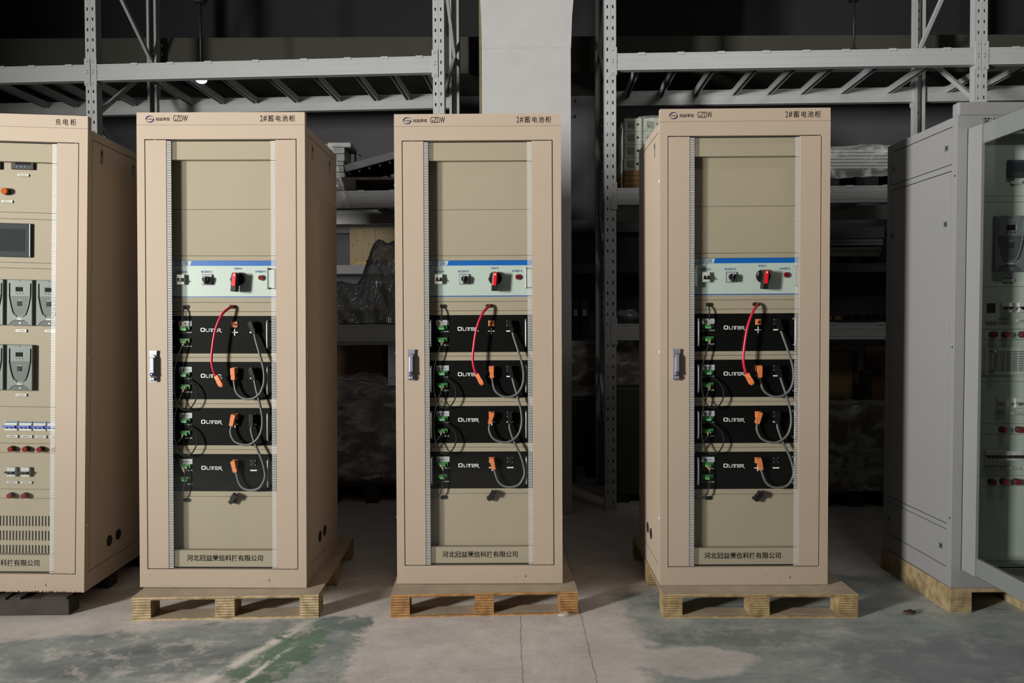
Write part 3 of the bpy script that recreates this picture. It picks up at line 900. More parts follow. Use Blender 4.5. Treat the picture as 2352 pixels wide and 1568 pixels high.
def make_signals():
    out = []
    zt = zc(0, 0)
    out.append(make_signal([(.2190, 0.003, 1.339), (.2178, -.012, 1.335), (.2172, -.024, 1.312), (.2172, -.026, 1.268)],
                           [([(.2172 + a, -.026, 1.268), (.2172 + a * 2.2, -.024, 1.255), (.2165 + a * 3.5, -.017, zt + .002)], m) for a, m in ((-.001, 'white'), (.0004, 'redw'), (.0016, 'white'))]))
    for p in (0, 1):
        a, c = zc(p, 1), zc(p + 1, 0)
        d = PB[p + 1] - PB[1]
        pts = [(.2140, -.026, a - .026), (.1990, -.030, a - .070), (.1820, -.032, a - .135), (.1780, -.032, a - .215), (.1850, -.034, a - .270),
               (.1990, -.036, a - .312), (.2260, -.038, a - .333), (.2600, -.038, a - .322), (.2820, -.034, a - .285), (.2850, -.026, a - .250), (.2700, -.022, a - .218), (.2400, -.02, a - .192), (.2230, -.018, c - .016)]
        w = [([(.2190 + q, -.016, a - .004), (.2170 + q * .8, -.024, a - .016), (.2140, -.026, a - .027)], m) for q, m in ((-.006, 'bluew'), (.002, 'yellow'), (.006, 'orange' if p == 0 else 'redw'))]
        w += [([(.2150 + q, -.0165, c - .004), (.2250, -.022, c - .002 + q * .3), (.2320, -.02, c - .010)], m) for q, m in ((-.004, 'bluew'), (.003, 'yellow'), (.008, 'redw'))]
        out.append(make_signal(pts, w))
    a = zc(2, 1); c = zc(3, 0)
    pts = [(.2090, -.026, a - .022), (.1900, -.030, a - .048), (.1600, -.034, a - .085), (.1330, -.034, a - .130), (.120, -.03, a - .22), (.120, -.03, .50), (.132, -.03, .43), (.1580, -.03, .4050), (.1850, -.03, .4080),
           (.2050, -.028, .4250), (.2130, -.026, .4480), (.2210, -.024, .4800), (.2230, -.024, .5200), (.2200, -.022, c - .030)]
    w = [([(.2120 + q, -.016, a - .004), (.2105 + q * .5, -.024, a - .014), (.2090, -.026, a - .023)], m) for q, m in ((-.004, 'redw'), (.001, 'yellow'), (.006, 'bluew'))]
    w += [([(.2090 + q, -.016, c - .004), (.2160 + q * .6, -.024, c - .018), (.2200, -.022, c - .031)], m) for q, m in ((-.003, 'yellow'), (.002, 'orange'), (.006, 'bluew'))]
    out.append(make_signal(pts, w))
    return out


def make_spare():
    t = thing('loose_plug', '', 'plug')
    b = MB()
    d = Vector((.020, 0, .030)).normalized(); s = Vector((-d.z, 0, d.x)); o = Vector((.4450, 0, .3960))
    for a, c, hw, y0, y1 in ((-.008, .018, .0095, -.030, .002), (.0185, .0450, .0118, -.040, -.012)):
        A, B = o + d * a, o + d * c
        b.prism([((A + s * hw).x, (A + s * hw).z), ((A - s * hw).x, (A - s * hw).z), ((B - s * hw).x, (B - s * hw).z), ((B + s * hw).x, (B + s * hw).z)], y0, y1)
    b.build('plug_body', 'blackp', t)
    b = MB(); b.tube([(.4690, -.026, .4120), (.4755, -.03, .4175), (.4770, -.034, .4240)], .0012, 0, 6); b.build('spring_clip', 'steel', t)
    return t


# ------------------------------------------------------------------ fill the three battery cabinets
ctl0 = make_control()
pack0 = make_pack()
plates = None
jump0 = [make_jumper(i) for i in range(3)]
red0 = make_red()
sig0 = make_signals()
spare0 = make_spare()

WHERE = {'B': 'left beige battery cabinet', 'C': 'middle beige battery cabinet', 'D': 'right beige battery cabinet'}
CABLAB = {
    'B': 'beige glass-door battery cabinet on the pale plywood pallet, leftmost of the three matching ones',
    'C': 'beige glass-door battery cabinet in front of the white column, middle of three',
    'D': 'beige glass-door battery cabinet next to the grey cabinet, rightmost of three matching ones',
}
OFFX = {'B': -0.030, 'C': 0.0, 'D': 0.032}
ORD = ['top', 'second from top', 'third from top', 'bottom']
first = True
plate_mesh = {}
for k in 'CBD':
    root = shell if k == 'C' else copy_tree(shell)
    tag(root, CABLAB[k], 'cabinet', 'beige battery cabinets')
    root.matrix_world = pose_mat(k)
    for c in root.children:
        if c.name.startswith('blanking_panel'): c.matrix_basis = recess(k, OFFX[k])
    base = pose_mat(k) @ recess(k, OFFX[k]) @ Matrix.Translation((0, REC, 0))

    def place(proto, label, group, dz=0.0):
        o = proto if k == 'C' else copy_tree(proto)
        o.matrix_world = base @ Matrix.Translation((0, 0, dz))
        o['label'] = label; o['group'] = group
        return o
    place(ctl0, 'light grey control panel with red-and-black lever in the %s' % WHERE[k], 'control units in the battery cabinets', CTL0)
    for i in range(4):
        n = 4 - i
        o = pack0 if (k == 'C' and i == 0) else copy_tree(pack0)
        o.matrix_world = base @ Matrix.Translation((0, 0, PB[i]))
        o['label'] = 'black rack battery pack marked PACK1-%d, %s in the %s' % (n, ORD[i], WHERE[k])
        o['group'] = 'battery packs'
    for i in range(3):
        place(jump0[i], 'grey jumper cable joining %s packs in the %s' % (['the upper two', 'the middle two', 'the lower two'][i], WHERE[k]), 'grey jumper cables')
    place(red0, 'loose red cable with orange plug in the %s' % WHERE[k], 'red power cables')
    for i, wtxt in enumerate(('straight short black signal cable above the top pack', 'looped black signal cable between first and second packs', 'looped black signal cable between second and third packs', 'black signal cable leaving sideways below the third pack')):
        place(sig0[i], '%s in the %s' % (wtxt, WHERE[k]), 'black signal cables')
    place(spare0, 'black plug poking from the bottom slot of the %s' % WHERE[k], 'loose black plugs')
# name plates: one mesh for each number, one plate under each pack
for o in [o for o in bpy.data.objects if o.name.startswith('battery_pack') and o.parent is None]:
    n = int(o['label'].split('PACK1-')[1][0])
    if n not in plate_mesh:
        plate_mesh[n] = nameplate(o, n)
    else:
        copy_tree(plate_mesh[n], o)

# ------------------------------------------------------------------ charging cabinet at the left edge
A = charger
tag(A, 'beige charging cabinet cut by the left edge, with rusty foot on dark timber pallet', 'cabinet')
A.matrix_world = pose_mat('A')
b = MB()
for ch, u0, u1 in (('充', 0, .26), ('电', .37, .62), ('柜', .72, 1.0)):
    text_bm(b, ch, .6509 + .095 * u0, .6509 + .095 * u1, 2.2140, 2.2440, 0.0, 0, bold=.004)
b.build('lettering', 'ink', hdrA, recalc=False)
railA = sorted([c for c in A.children if c.name.startswith('inner_rail')], key=lambda o: o.name)[1]
lettering('lettering', '河北冠益荣信科技有限公司', 0.2115, 0.5785, 0.1175, 0.1490, 0.022, 'ink', railA, 0.014)
rs = MB()
for i in range(150):
    x = random.uniform(0.30, 0.79); h = abs(random.gauss(0, 0.0022)) + 0.001
    if 0.55 < x < 0.68: h += random.uniform(0, .006)
    q = random.uniform(.001, .006)
    rs.prism([(x - q, 0), (x + q, 0), (x + q * .5, h), (x - q * .4, h * .8)], -0.0005, 0.0)
M['rust'] = mat('rust', (112, 66, 34), 0.9, noise=0.4, nscale=60)
rs.build('rust_stain', 'rust', A)
rowsA = [(1.8111, 2.10), (1.7798, 1.8111), (1.5705, 1.7798), (1.5433, 1.5705), (0.8739, 1.5433), (0.6961, 0.8739), (0.6506, 0.6961), (0.4733, 0.6506), (0.4287, 0.4733), (0.10, 0.4287)]
pa = blanks(A, rowsA, 'beige_in', 0.060, 0.690)
for c in pa: c.matrix_basis = recess('A')
sl = MB()
for z0, z1 in ((0.2925, 0.3436), (0.2222, 0.2712), (0.1518, 0.2009)):
    for i in range(18):
        x = 0.5860 - i * 0.0153
        sl.prism([(x + p[1], (z0 + z1) / 2 + p[0]) for p in oval(0, 0, z1 - z0, 0.0062, 4)], REC - 0.0006, REC + 0.001)
sl.build('vent_slots', 'gap', pa[9])
Y = REC


def plate(t, x0, x1, z0, z1, txt, y=Y):
    b = MB(); b.box(x0, x1, y - 0.006, y, z0, z1, 0); b.box(x0, x1 + 0.0, y - 0.0061, y - 0.001, z0 - 0.0012, z0, 1)
    o = b.build('nameplate', ['white', 'dark'], t)
    if txt: lettering('lettering', txt, x0 + (x1 - x0) * .14, x0 + (x1 - x0) * .84, z0 + (z1 - z0) * .28, z1 - (z1 - z0) * .28, y - 0.006, 'ink', o)


def meter(t, x0, x1, z0, z1):
    b = MB(); b.box(x0, x1, Y - 0.012, Y, z0, z1, 0, 0.0015); o = b.build('panel_meter', 'blackp', t)
    b = MB(); b.box(x0 + .02, x1 - .012, Y - 0.0125, Y - 0.011, z0 + .022, z1 - .005); b.build('display_window', 'black', o)
    for i, m in enumerate(('bluew', 'inkgrey', 'bluew')):
        b = MB(); b.sphere((x0 + .030 + i * .019, Y - .012, z0 + .0125), .0055, 0, 10, (1, .4, .7)); b.build('meter_button', m, o)


meter(pa[0], .4032, .5088, 2.0153, 2.058)
meter(pa[0], .2492, .3548, 2.0130, 2.058)
plate(pa[0], .4315, .4820, 1.9843, 1.9947, '锂电池电流表')
plate(pa[0], .3567, .4070, 1.8561, 1.8668, '故障指示灯')


def lamp(t, x, z, m='redlamp', r=.0135, y=Y):
    b = MB(); b.cyl((x, z), r, y - 0.016, y, 0, 24, r * 1.02); o = b.build('indicator_lamp', 'dark', t)
    b = MB(); b.cyl((x, z), r * .9, y - 0.027, y - 0.015, 0, 24, r * .97); b.build('lamp_lens', m, o)
    return o


lamp(pa[0], .3800, 1.9080, 'orangelamp', .0165)
for x in (.4150, .4830, .5510, .619): lamp(pa[6], x, .6708)
for x in (.4120, .4780): lamp(pa[8], x, .4445)
# touch screen
b = MB(); b.box(.32, .5000, Y - .012, Y, 1.5955, 1.7575, 0, .003); so = b.build('touch_screen', 'screen', pa[2])
b = MB(); b.box(.336, .4700, Y - .0128, Y - .0115, 1.622, 1.7300); b.build('screen_glass', 'lcd', so)
b = MB(); b.box(.4920, .4945, Y - .0128, Y - .0115, 1.598, 1.756); b.build('screen_trim', 'satin', so)


def breaker(t, x0, x1, z0, z1, n, toggle, y=Y, body='white', inner=None):
    b = MB(); b.box(x0, x1, y - .016, y, z0, z1, 0, .0008)
    zm = z0 + (z1 - z0) * .40; b.box(x0 + .001, x1 - .001, y - .020, y - .015, z0 + (z1 - z0) * .18, z0 + (z1 - z0) * .66, 0)
    o = b.build('circuit_breaker', body, t)
    if inner:
        b = MB(); b.box(x0 + .002, x1 - .002, y - .0168, y - .0158, z0 + (z1 - z0) * .70, z1 - .002); b.build('rating_window', inner, o)
    b = MB(); b.box(x0 - .002, x1 - .003, y - .033, y - .020, zm + .001, zm + .008)
    for i in range(n):
        xx = x0 + (x1 - x0) * (i + .5) / n; b.box(xx - .004, xx + .004, y - .028, y - .019, zm - .006, zm + .006)
    b.build('toggle', toggle, o)
    return o


for i, x in enumerate((.3833, .4512, .5180, .5840)):
    o = breaker(pa[5], x, x + .0590, .7595, .8045, 3, 'bluebrk')
    b = MB(); b.box(x + .002, x + .057, Y - .0166, Y - .0158, .7985, .8025); b.build('blue_print', 'inkblue2', o)
    plate(pa[5], x + .005, x + .0555, .7240, .7365, '充电模块 %d' % (i + 1))
for i, x in enumerate((.3946, .4614)):
    breaker(pa[7], x, x + .0400, .5370, .5820, 2, 'blackp', inner='lab')
    plate(pa[7], x - .0062, x + .0450, .5010, .5124, '48V模块 %d' % (i + 1))
plate(pa[4], .4265, .4770, 1.2360, 1.2480, 'DC220V模块2')
plate(pa[4], .5640, .6145, 1.2370, 1.2490, 'DC220V模块3')
plate(pa[4], .4287, .4790, .9260, .9378, 'DC48V模块2')


# rectifier module: shield-shaped grille, display, buttons, arched grip
def make_rectifier():
    t = thing('rectifier_module', '', 'power module')
    Wd, Hh = .1205, .2205
    b = MB(); b.box(0, Wd, -.022, 0, 0, Hh, 0, .003)
    # raised shoulders following the shield outline
    def half(z):     # half width of the grille at height z
        u = (z - .045) / (.140 - .045); u = max(0, min(1, u)); return .016 + .033 * (u ** .45)
    cxm = Wd / 2
    for s in (-1, 1):
        pts = []
        for i in range(12):
            z = .045 + i * (.140 - .045) / 11; pts.append((cxm + s * half(z), z))
        prev = pts[0]
        for p in pts[1:] + [(cxm + s * .0495, .200)]:
            b.stroke([prev, p], .0045, -.0265, -.021); prev = p
    b.build('module_cover', 'rect', t)
    g = MB(); n = 17
    for i in range(n):
        z = .047 + i * (.137 - .047) / (n - 1); hw = half(z) - .004
        for xa, xb in (((-hw, -.011), (.011, hw)) if 9 <= i <= 13 else ((-hw, hw),)):
            if xb - xa > .002: g.box(cxm + xa, cxm + xb, -.0226, -.021, z, z + .0028)
    g.build('grille', 'rectd', t)
    g = MB(); g.box(cxm - .0105, cxm + .0105, -.0245, -.0215, .094, .117, 0, .001); g.build('badge', 'screen', t)
    g = MB(); g.box(cxm - .018, cxm + .022, -.0230, -.0215, .163, .184, 1); g.box(cxm - .018, cxm + .018, -.0236, -.0215, .163, .184, 0); g.build('display', ['black', 'lab'], t)
    for x in (-.015, 0, .0145):
        g = MB(); g.cyl((cxm + x, .154), .0026, -.0236, -.0215, 0, 10); g.build('key_button', 'dark', t)
    g = MB(); g.cyl((cxm, .213), .0036, -.0228, -.0215, 0, 12)
    for x in (0, .015): g.cyl((cxm + x, .192), .0016, -.0228, -.0215, 0, 8)
    g.build('indicator_hole', 'dark', t)
    arch = [(cxm + dx, dz) for dx, dz in ((-.052, .001), (.047, .001), (.040, .012), (.030, .020), (.020, .024), (-.020, .024), (-.032, .019), (-.043, .010))]
    g = MB(); g.prism(arch, -.0228, -.0215); g.build('grip_recess', 'rectin', t)
    g = MB(); g.stroke([(cxm - .047, .004), (cxm - .034, .0185), (cxm - .020, .0245), (cxm + .020, .0245)], .004, -.0234, -.0215); g.build('grip_groove', 'rectd', t)
    g = MB(); g.box(cxm - .011, cxm + .011, -.0232, -.0215, .0285, .0335); g.build('model_plate', 'white', t)
    g = MB(); g.cyl((cxm + .004, .012), .0032, -.0245, -.022, 0, 12); g.build('fixing_screw', 'chrome', t)
    return t


mod0 = make_rectifier()
baseA = pose_mat('A') @ recess('A') @ Matrix.Translation((0, REC, 0))
specs = [(.3930, 1.2675, 'grey power module, middle one in the upper row behind the left cabinet glass'), (.5300, 1.2675, 'grey power module half behind the frosted stripe, upper row of the left cabinet'),
         (.2565, 1.2675, 'grey power module cut by the left picture edge, upper row'), (.3950, .9545, 'grey power module, full one in the lower row behind the left cabinet glass'),
         (.2585, .9545, 'grey power module cut by the left picture edge, lower row')]
for i, (x, z, lab) in enumerate(specs):
    o = mod0 if i == 0 else copy_tree(mod0)
    o.matrix_world = baseA @ Matrix.Translation((x, 0, z))
    o['label'] = lab; o['group'] = 'power modules in the charging cabinet'

# ------------------------------------------------------------------ grey cabinet at the right edge
EDEP = .636


def make_grey():
    t = thing('control_cabinet', 'grey-green control cabinet with its glass door swung open, at right edge', 'cabinet')
    b = MB()
    b.box(0, .0455, 0, .018, 0, CB); b.box(.7545, CW, 0, .018, 0, CB); b.box(.0455, .7545, 0, .018, 0, .0855); b.box(.0455, .7545, 0, .018, 2.139, CB)
    b.box(.0455, .0475, .018, .05, .0855, 2.139)
    # left side: frame with three openings
    y0, y1 = .042, .596
    b.box(0, .018, .0182, y0, 0, CB); b.box(0, .018, y1, EDEP, 0, CB)
    for z0, z1 in ((0, .086), (.267, .291), (1.955, 1.982), (2.160, CB)): b.box(0, .018, y0, y1, z0, z1)
    b.box(.010, .018, y0, y1, .086, 2.160, 1)
    b.box(CW - .018, CW, 0, EDEP, 0, CB); b.box(.018, CW - .018, .018, EDEP, CB - .015, CB); b.box(.018, CW - .018, .018, EDEP, 0, .015)
    b.box(.018, CW - .018, EDEP - .01, EDEP, .015, CB - .015)
    b.build('body', ['grey', 'gap'], t)
    h = MB(); h.box(.004, .796, .004, .055, CB + .001, 2.264, 0, .008); h.build('header', 'grey', t)
    lettering('lettering', '苏州', .1150, .1950, 2.152, 2.190, 0, 'ink', t)
    for z0, z1, zl in ((.086, .267, .174), (.291, 1.955, 1.711), (1.982, 2.160, 2.068)):
        p = MB(); p.box(0, .0095, y0 + .0035, y1 - .0035, z0 + .0035, z1 - .0035, 0, .001); po = p.build('side_panel', 'grey', t)
        for ly in (.086, .574):
            l = MB(); l.box(-.0012, .004, ly - .0165, ly + .0165, zl - .014, zl + .014, 0, .0008); l.box(-.0022, 0, ly - .008, ly + .004, zl - .009, zl + .009, 1); l.build('latch', ['latch', 'dark'], po)
    for z in (.325, 1.13, 1.927):
        l = MB(); l.sphere((0, .017, z), .0055, 0, 10, (.5, 1, 1)); l.build('cap_screw', 'dark', t)
    # door swung out by a right angle towards the viewer
    d = MB()
    xa, xb = .0475, .0635
    d.box(xa, xb, -.1000, -.0015, .0870, 2.1370, 0, .001); d.box(xa, xb, -.7090, -.6090, .0870, 2.1370, 0, .001)
    dr = d.build('door', 'grey', t)
    g = MB(); g.box(xa + .002, xa + .007, -.6085, -.1005, .0870, 2.1370); g.build('glass_pane', 'glassg', dr)
    for z0, z1 in ((.0890, .1700), (2.0500, 2.1350)):
        r = MB(); r.box(xa + .0085, xb + .010, -.609, -.100, z0, z1); r.build('door_rail', 'grey', dr)
    # inner panels
    yy = .04
    rows_ = [(1.8365, 2.0766), (1.8081, 1.8365), (1.4134, 1.8081), (1.2129, 1.4134), (1.1637, 1.2129), (.9664, 1.1637), (.7664, .9664), (.7168, .7664), (.5200, .7168), (.4702, .5200), (.1118, .4702)]
    pn = blanks(t, rows_, 'grey_in', .066, .73, yy)
    tb = MB(); tb.box(.066, .73, yy, yy + .003, 2.0785, 2.137); tb.build('inner_rail', 'grey_in', t)
    tb = MB(); tb.box(.066, .73, yy, yy + .003, .0865, .1100); tb.box(.066, .73, .03, yy, .0865, .090); tb.build('inner_rail', 'grey_in', t)
    b = MB(); b.box(.2535, .3700, yy - .014, yy, 1.9195, 2.0025, 0, .006); mo = b.build('panel_meter', 'screen', pn[0])
    b = MB(); b.box(.2660, .3600, yy - .0146, yy - .0135, 1.9440, 1.9890); b.build('display_window', 'lcd', mo)
    plate(pn[0], .2735, .3266, 1.8925, 1.9056, '绝缘监测', yy)
    plate(pn[2], .2460, .2997, 1.4382, 1.4481, '充电模块1', yy)
    b = MB(); b.box(.1728, .2140, yy - .001, yy + .001, 1.2906, 1.3354); b.build('breaker_cutout', 'rubber', pn[3])
    breaker(pn[3], .2364, .2828, 1.2929, 1.3377, 2, 'blackp', yy)
    breaker(pn[3], .3166, .3630, 1.2929, 1.3381, 2, 'blackp', yy)
    plate(pn[3], .1705, .2223, 1.2476, 1.2597, '交流进线1', yy); plate(pn[3], .2290, .2810, 1.2476, 1.2597, '交流进线2', yy); plate(pn[3], .3160, .3680, 1.2476, 1.2597, '控制母线', yy)
    for x in (.1990, .2577, .3370): lamp(pn[4], x, 1.1883, 'redlampd', .0150, yy)
    breaker(pn[6], .2250, .2696, .8428, .8901, 2, 'latch', yy); breaker(pn[6], .3055, .3543, .8431, .8904, 2, 'latch', yy)
    plate(pn[6], .2205, .2725, .8098, .8220, '充电1', yy); plate(pn[6], .3010, .3530, .8098, .8220, '充电2', yy)
    for x in (.2515, .3300): lamp(pn[7], x, .7397, 'redlampd', .0150, yy)
    for i in range(4):
        x = .1713 + .06 * i
        breaker(pn[8], x, x + .0575, .5945, .6400, 3, 'dark', yy); plate(pn[8], x + .002, x + .0540, .5510, .5630, '馈线%d' % (i + 1), yy)
    for x in (.2035, .2615, .3215, .3815): lamp(pn[9], x, .4928, 'redlampd', .0150, yy)
    return t


Eo = make_grey(); Eo.matrix_world = pose_mat('E')
o = copy_tree(mod0); o.matrix_world = pose_mat('E') @ Matrix.Translation((.1950, .04, 1.4825)) @ Matrix.Diagonal((1.18, 1, 1.18, 1))
o['label'] = 'dark grey power module seen through the open door of the grey cabinet'
if 'group' in o: del o['group']


def vent_unit():
    t = thing('ventilated_rack_unit', 'grey-green slotted rack unit with a curved handle in the grey cabinet', 'rack unit')
    b = MB(); b.box(.1370, .60, -.004, 0, 1.0000, 1.1290); b.build('front_panel', 'grey_in', t)
    b = MB()
    for r in range(12):
        for c in range(8): b.box(.2080 + c * .029, .2320 + c * .029, -.0046, -.003, 1.0170 + r * .0082, 1.0200 + r * .0082)
    b.build('vent_slots', 'gap', t)
    b = MB(); b.tube([(.1900, -.004, 1.0150), (.1960, -.028, 1.020), (.1985, -.034, 1.040), (.1985, -.034, 1.088), (.1960, -.028, 1.108), (.1900, -.004, 1.113)], .0075, 0, 10, sub=4); b.build('handle', 'steel', t)
    for z in (1.018, 1.110):
        b = MB(); b.cyl((.1500, z), .0048, -.008, -.004, 0, 12); b.build('screw', 'chrome', t)
    b = MB(); b.box(.1610, .1622, -.0048, -.0035, 1.000, 1.129); b.build('seam', 'gap', t)
    return t


vu = vent_unit(); vu.matrix_world = pose_mat('E') @ Matrix.Translation((0, .038, 0))


# ------------------------------------------------------------------ pallets
def ply_faces(o):
    for p in o.data.polygons: p.material_index = 0 if abs(p.normal.z) > .5 else 1
    return o


def make_ply_pallet(name, label, a, b_, depth, top, edge, bw=(.066, .09, .088)):
    a = Vector((*a, 0)); b_ = Vector((*b_, 0)); Wd = (b_ - a).length
    t = thing(name, label, 'pallet', a, (0, 0, math.atan2((b_ - a).y, (b_ - a).x)), 'plywood pallets')
    mats = ['plytop', edge]
    ply_faces(obox('deck', mats, 0, Wd, 0, depth, top - .0135, top, t))
    for yb in (0, depth / 2 - .05, depth - .10):
        ply_faces(obox('bottom_board', mats, 0, Wd, yb, yb + .10, 0, .0115, t))
        for x0, x1 in ((0, .088), (Wd / 2 - .048, Wd / 2 + .042), (Wd - .088, Wd)):
            ply_faces(obox('block', mats, x0 + .0004, x1 - .0004, yb + .0005, yb + .0995, .0115, top - .0135, t))
    return t


make_ply_pallet('pallet', 'pale plywood pallet under the left battery cabinet', (-1.764, 3.437), (-.907, 3.469), .95, .1075, 'plyedge_pale')
make_ply_pallet('pallet', 'golden plywood pallet under the middle battery cabinet', (-.569, 3.460), (.306, 3.497), .95, .1080, 'plyedge_gold')
make_ply_pallet('pallet', 'dull plywood pallet under the right battery cabinet', (.697, 3.448), (1.595, 3.438), .95, .1100, 'plyedge_dull')
# closed-sided pallet of the grey cabinet
pe = thing('pallet', 'plywood pallet with a closed long side under the grey cabinet', 'pallet', (2.0555, 3.492, 0), (0, 0, rad(.4)), 'plywood pallets')
mats = ['plytop', 'plyedge_grey']
ply_faces(obox('deck', mats, 0, .82, 0, .66, .097, .1165, pe))
for x0 in (0, .36, .72):
    ply_faces(obox('runner', mats, x0, x0 + .098, 0.0005, .6595, 0, .097, pe))
# dark timber pallet of the charging cabinet
pa_ = thing('pallet', 'dark old timber pallet under the charging cabinet at the left', 'pallet', (-3.15, 3.49, 0), (0, 0, rad(1)))
for y0 in (0, .36, .72):
    obox('bearer', 'darkwood', 0, 1.055, y0, y0 + .09, 0, .078, pa_, .003)
for x0, x1 in ((.72, .765), (.785, .835), (.935, 1.05), (.52, .66), (.3, .44), (.02, .14)):
    obox('slat', 'darkwood', x0, x1, -.008, .84, .078, .097 if x0 < .5 else .0895, pa_, .002)

# ------------------------------------------------------------------ storage racks
ZL = [1.250, 2.232, 3.200]; BH = .12; RD = .93


class Rack:
    def __init__(self, p0, p1):
        self.p = Vector((p0[0], p0[1], 0)); d = Vector((p1[0] - p0[0], p1[1] - p0[1], 0)).normalized()
        self.d = d; self.n = Vector((-d.y, d.x, 0)); self.yaw = math.atan2(d.y, d.x)

    def lx(self, px, py=150):
        """local x where the sight line through a pixel meets the front plane"""
        r = ray(px, py); o = Vector((0, 0, CAM_H))
        t_ = (self.p - o).dot(self.n) / r.dot(self.n); q = o + r * t_
        return (q - self.p).dot(self.d)


def post_mesh(x, y, h, s, nh):
    """perforated upright: front plate with two rows of slots, side flanges. s=+1 front faces -y"""
    b = MB(); w2, t_, dp = .0425, .002, .07
    z = 0.0; pitch = .0765; xs = [-w2, -.0265, -.0165, .0135, .0235, w2]
    yf = y if s > 0 else y + dp - t_
    yb = yf + t_
    ys = (yf, yb)
    k = 0; zz = .05
    # solid strips
    for xa, xb in ((xs[0], xs[1]), (xs[2], xs[3]), (xs[4], xs[5])): b.box(x + xa, x + xb, ys[0], ys[1], 0, h)
    prev = 0
    while zz + .026 < h:
        for xa, xb in ((xs[1], xs[2]), (xs[3], xs[4])): b.box(x + xa, x + xb, ys[0], ys[1], prev, zz)
        prev = zz + .0235; zz += pitch
    for xa, xb in ((xs[1], xs[2]), (xs[3], xs[4])): b.box(x + xa, x + xb, ys[0], ys[1], prev, h)
    b.box(x - .003, x + .001, yf - .0015 * s if s > 0 else yb, yf if s > 0 else yb + .0015, 0, h)
    for sx in (-1, 1):
        b.box(x + sx * w2 - (t_ if sx > 0 else 0), x + sx * w2 + (t_ if sx < 0 else 0), y, y + dp, 0, h)
        b.box(*sorted((x + sx * w2, x + sx * .022)), *((y + dp - t_, y + dp) if s > 0 else (y, y + t_)), 0, h)
    return b


def rack(label, R_, posts, bays, clips, rear_open=None, low=None):
    t = thing('storage_rack', label, 'rack', R_.p, (0, 0, R_.yaw), 'grey storage racks')
    H = 4.45
    for x in posts:
        post_mesh(x, 0.004, H, 1, 0).build('front_upright', 'rack', t)
        post_mesh(x, RD - .004 - .07, 3.55 if x == posts[0] and x < 0.5 and posts[1] - x < 2.56 and posts[0] < 0.7 and R_.p.x < -3 else 4.45, -1, 0).build('rear_upright', 'rack', t)
        # zig-zag bracing between front and rear upright
        zf, zr = [.28, 1.62, 2.95, 4.28], [.95, 2.29, 3.62]
        seq = [(0, zf[0]), (1, zr[0]), (0, zf[1]), (1, zr[1]), (0, zf[2]), (1, zr[2]), (0, zf[3])]
        for (a, za), (c, zb) in zip(seq, seq[1:]):
            b = MB(); ya, yb = (.045, RD - .045) if a == 0 else (RD - .045, .045)
            d = Vector((0, yb - ya, zb - za)).normalized(); nn = Vector((0, -d.z, d.y)) * .016
            for xo in (0.0,):
                q = [Vector((x + xo, ya, za)) + nn, Vector((x + xo, ya, za)) - nn, Vector((x + xo, yb, zb)) - nn, Vector((x + xo, yb, zb)) + nn]
                vs = [b.bm.verts.new(p - Vector((.012, 0, 0))) for p in q] + [b.bm.verts.new(p + Vector((.012, 0, 0))) for p in q]
                for f in ((0, 1, 2, 3), (7, 6, 5, 4), (0, 4, 5, 1), (1, 5, 6, 2), (2, 6, 7, 3), (3, 7, 4, 0)): b.bm.faces.new([vs[i] for i in f])
            b.build('diagonal_brace', 'rack', t)
        b = MB(); b.box(x - .05, x + .05, 0, .085, 0, .006); b.build('foot_plate', 'rack', t)
    for i, j in bays:
        xa, xb = posts[i] + .0425, posts[j] - .0425
        for z in ZL:
            for yf, s in ((0.0, 1), (RD, -1)):
                # stepped box beam profile with shallow ribs
                y0, y1 = (yf + .002, yf + .05) if s > 0 else (yf - .05, yf - .002)
                yo = y0 if s > 0 else y0
                b = MB(); b.box(xa, xb, y0, y1, z, z + BH)
                yy = y0
                for z0, z1, o in ((.0, .012, .003), (.022, .045, .002), (.075, .098, .002), (.108, BH, .003)):
                    b.box(xa, xb, yy - o, yy, z + z0, z + z1)
                bo = b.build('beam', 'rack', t)
                for xe, sx in ((xa, -1), (xb, 1)):
                    c = MB(); x0, x1 = sorted((xe - sx * .006, xe + sx * .0405))
                    yc0 = (yf - .0035, yf + .003) if s > 0 else (yf - .003, yf + .0035)
                    c.box(x0, x1, *yc0, z - .035, z + BH + .045, 0, .002)
                    c.build('beam_connector', 'rack', bo)
                    c = MB()
                    xm = (x0 + x1) / 2 + sx * .004
                    yq = yc0[0] - .0004
                    for zz in (z - .022, z + .055, z + BH + .022):
                        c.stroke([(xm - .006, zz - .008), (xm - .003, zz - .002), (xm, zz + .003), (xm + .007, zz + .004)], .0028, yq, yq + .0006)
                    c.cyl((xm, z + .075), .004, yq, yq + .0006, 0, 10)
                    if s > 0: c.build('hook_marks', 'gap', bo)
    for lv, xs in clips.items():
        z = ZL[lv]
        for x in xs:
            b = MB(); zt = z + BH
            b.box(x - .020, x + .020, .052, RD - .052, zt - .004, zt); b.box(x - .020, x - .017, .052, RD - .052, zt - .048, zt - .004); b.box(x + .017, x + .020, .052, RD - .052, zt - .048, zt - .004)
            b.box(x + .010, x + .020, .052, RD - .052, zt - .050, zt - .047); b.box(x - .020, x - .010, .052, RD - .052, zt - .050, zt - .047)
            for y0, y1 in ((-.0035, .055), (RD - .055, RD + .0035)):
                b.box(x - .026, x + .026, y0, y1, zt + .0005, zt + .004)
            for y0, y1 in ((-.0045, -.001), (RD + .001, RD + .0045)):
                b.box(x - .026, x + .026, y0, y1, zt - .014, zt + .004)
            b.build('crossbar', 'rack', t)
    return t


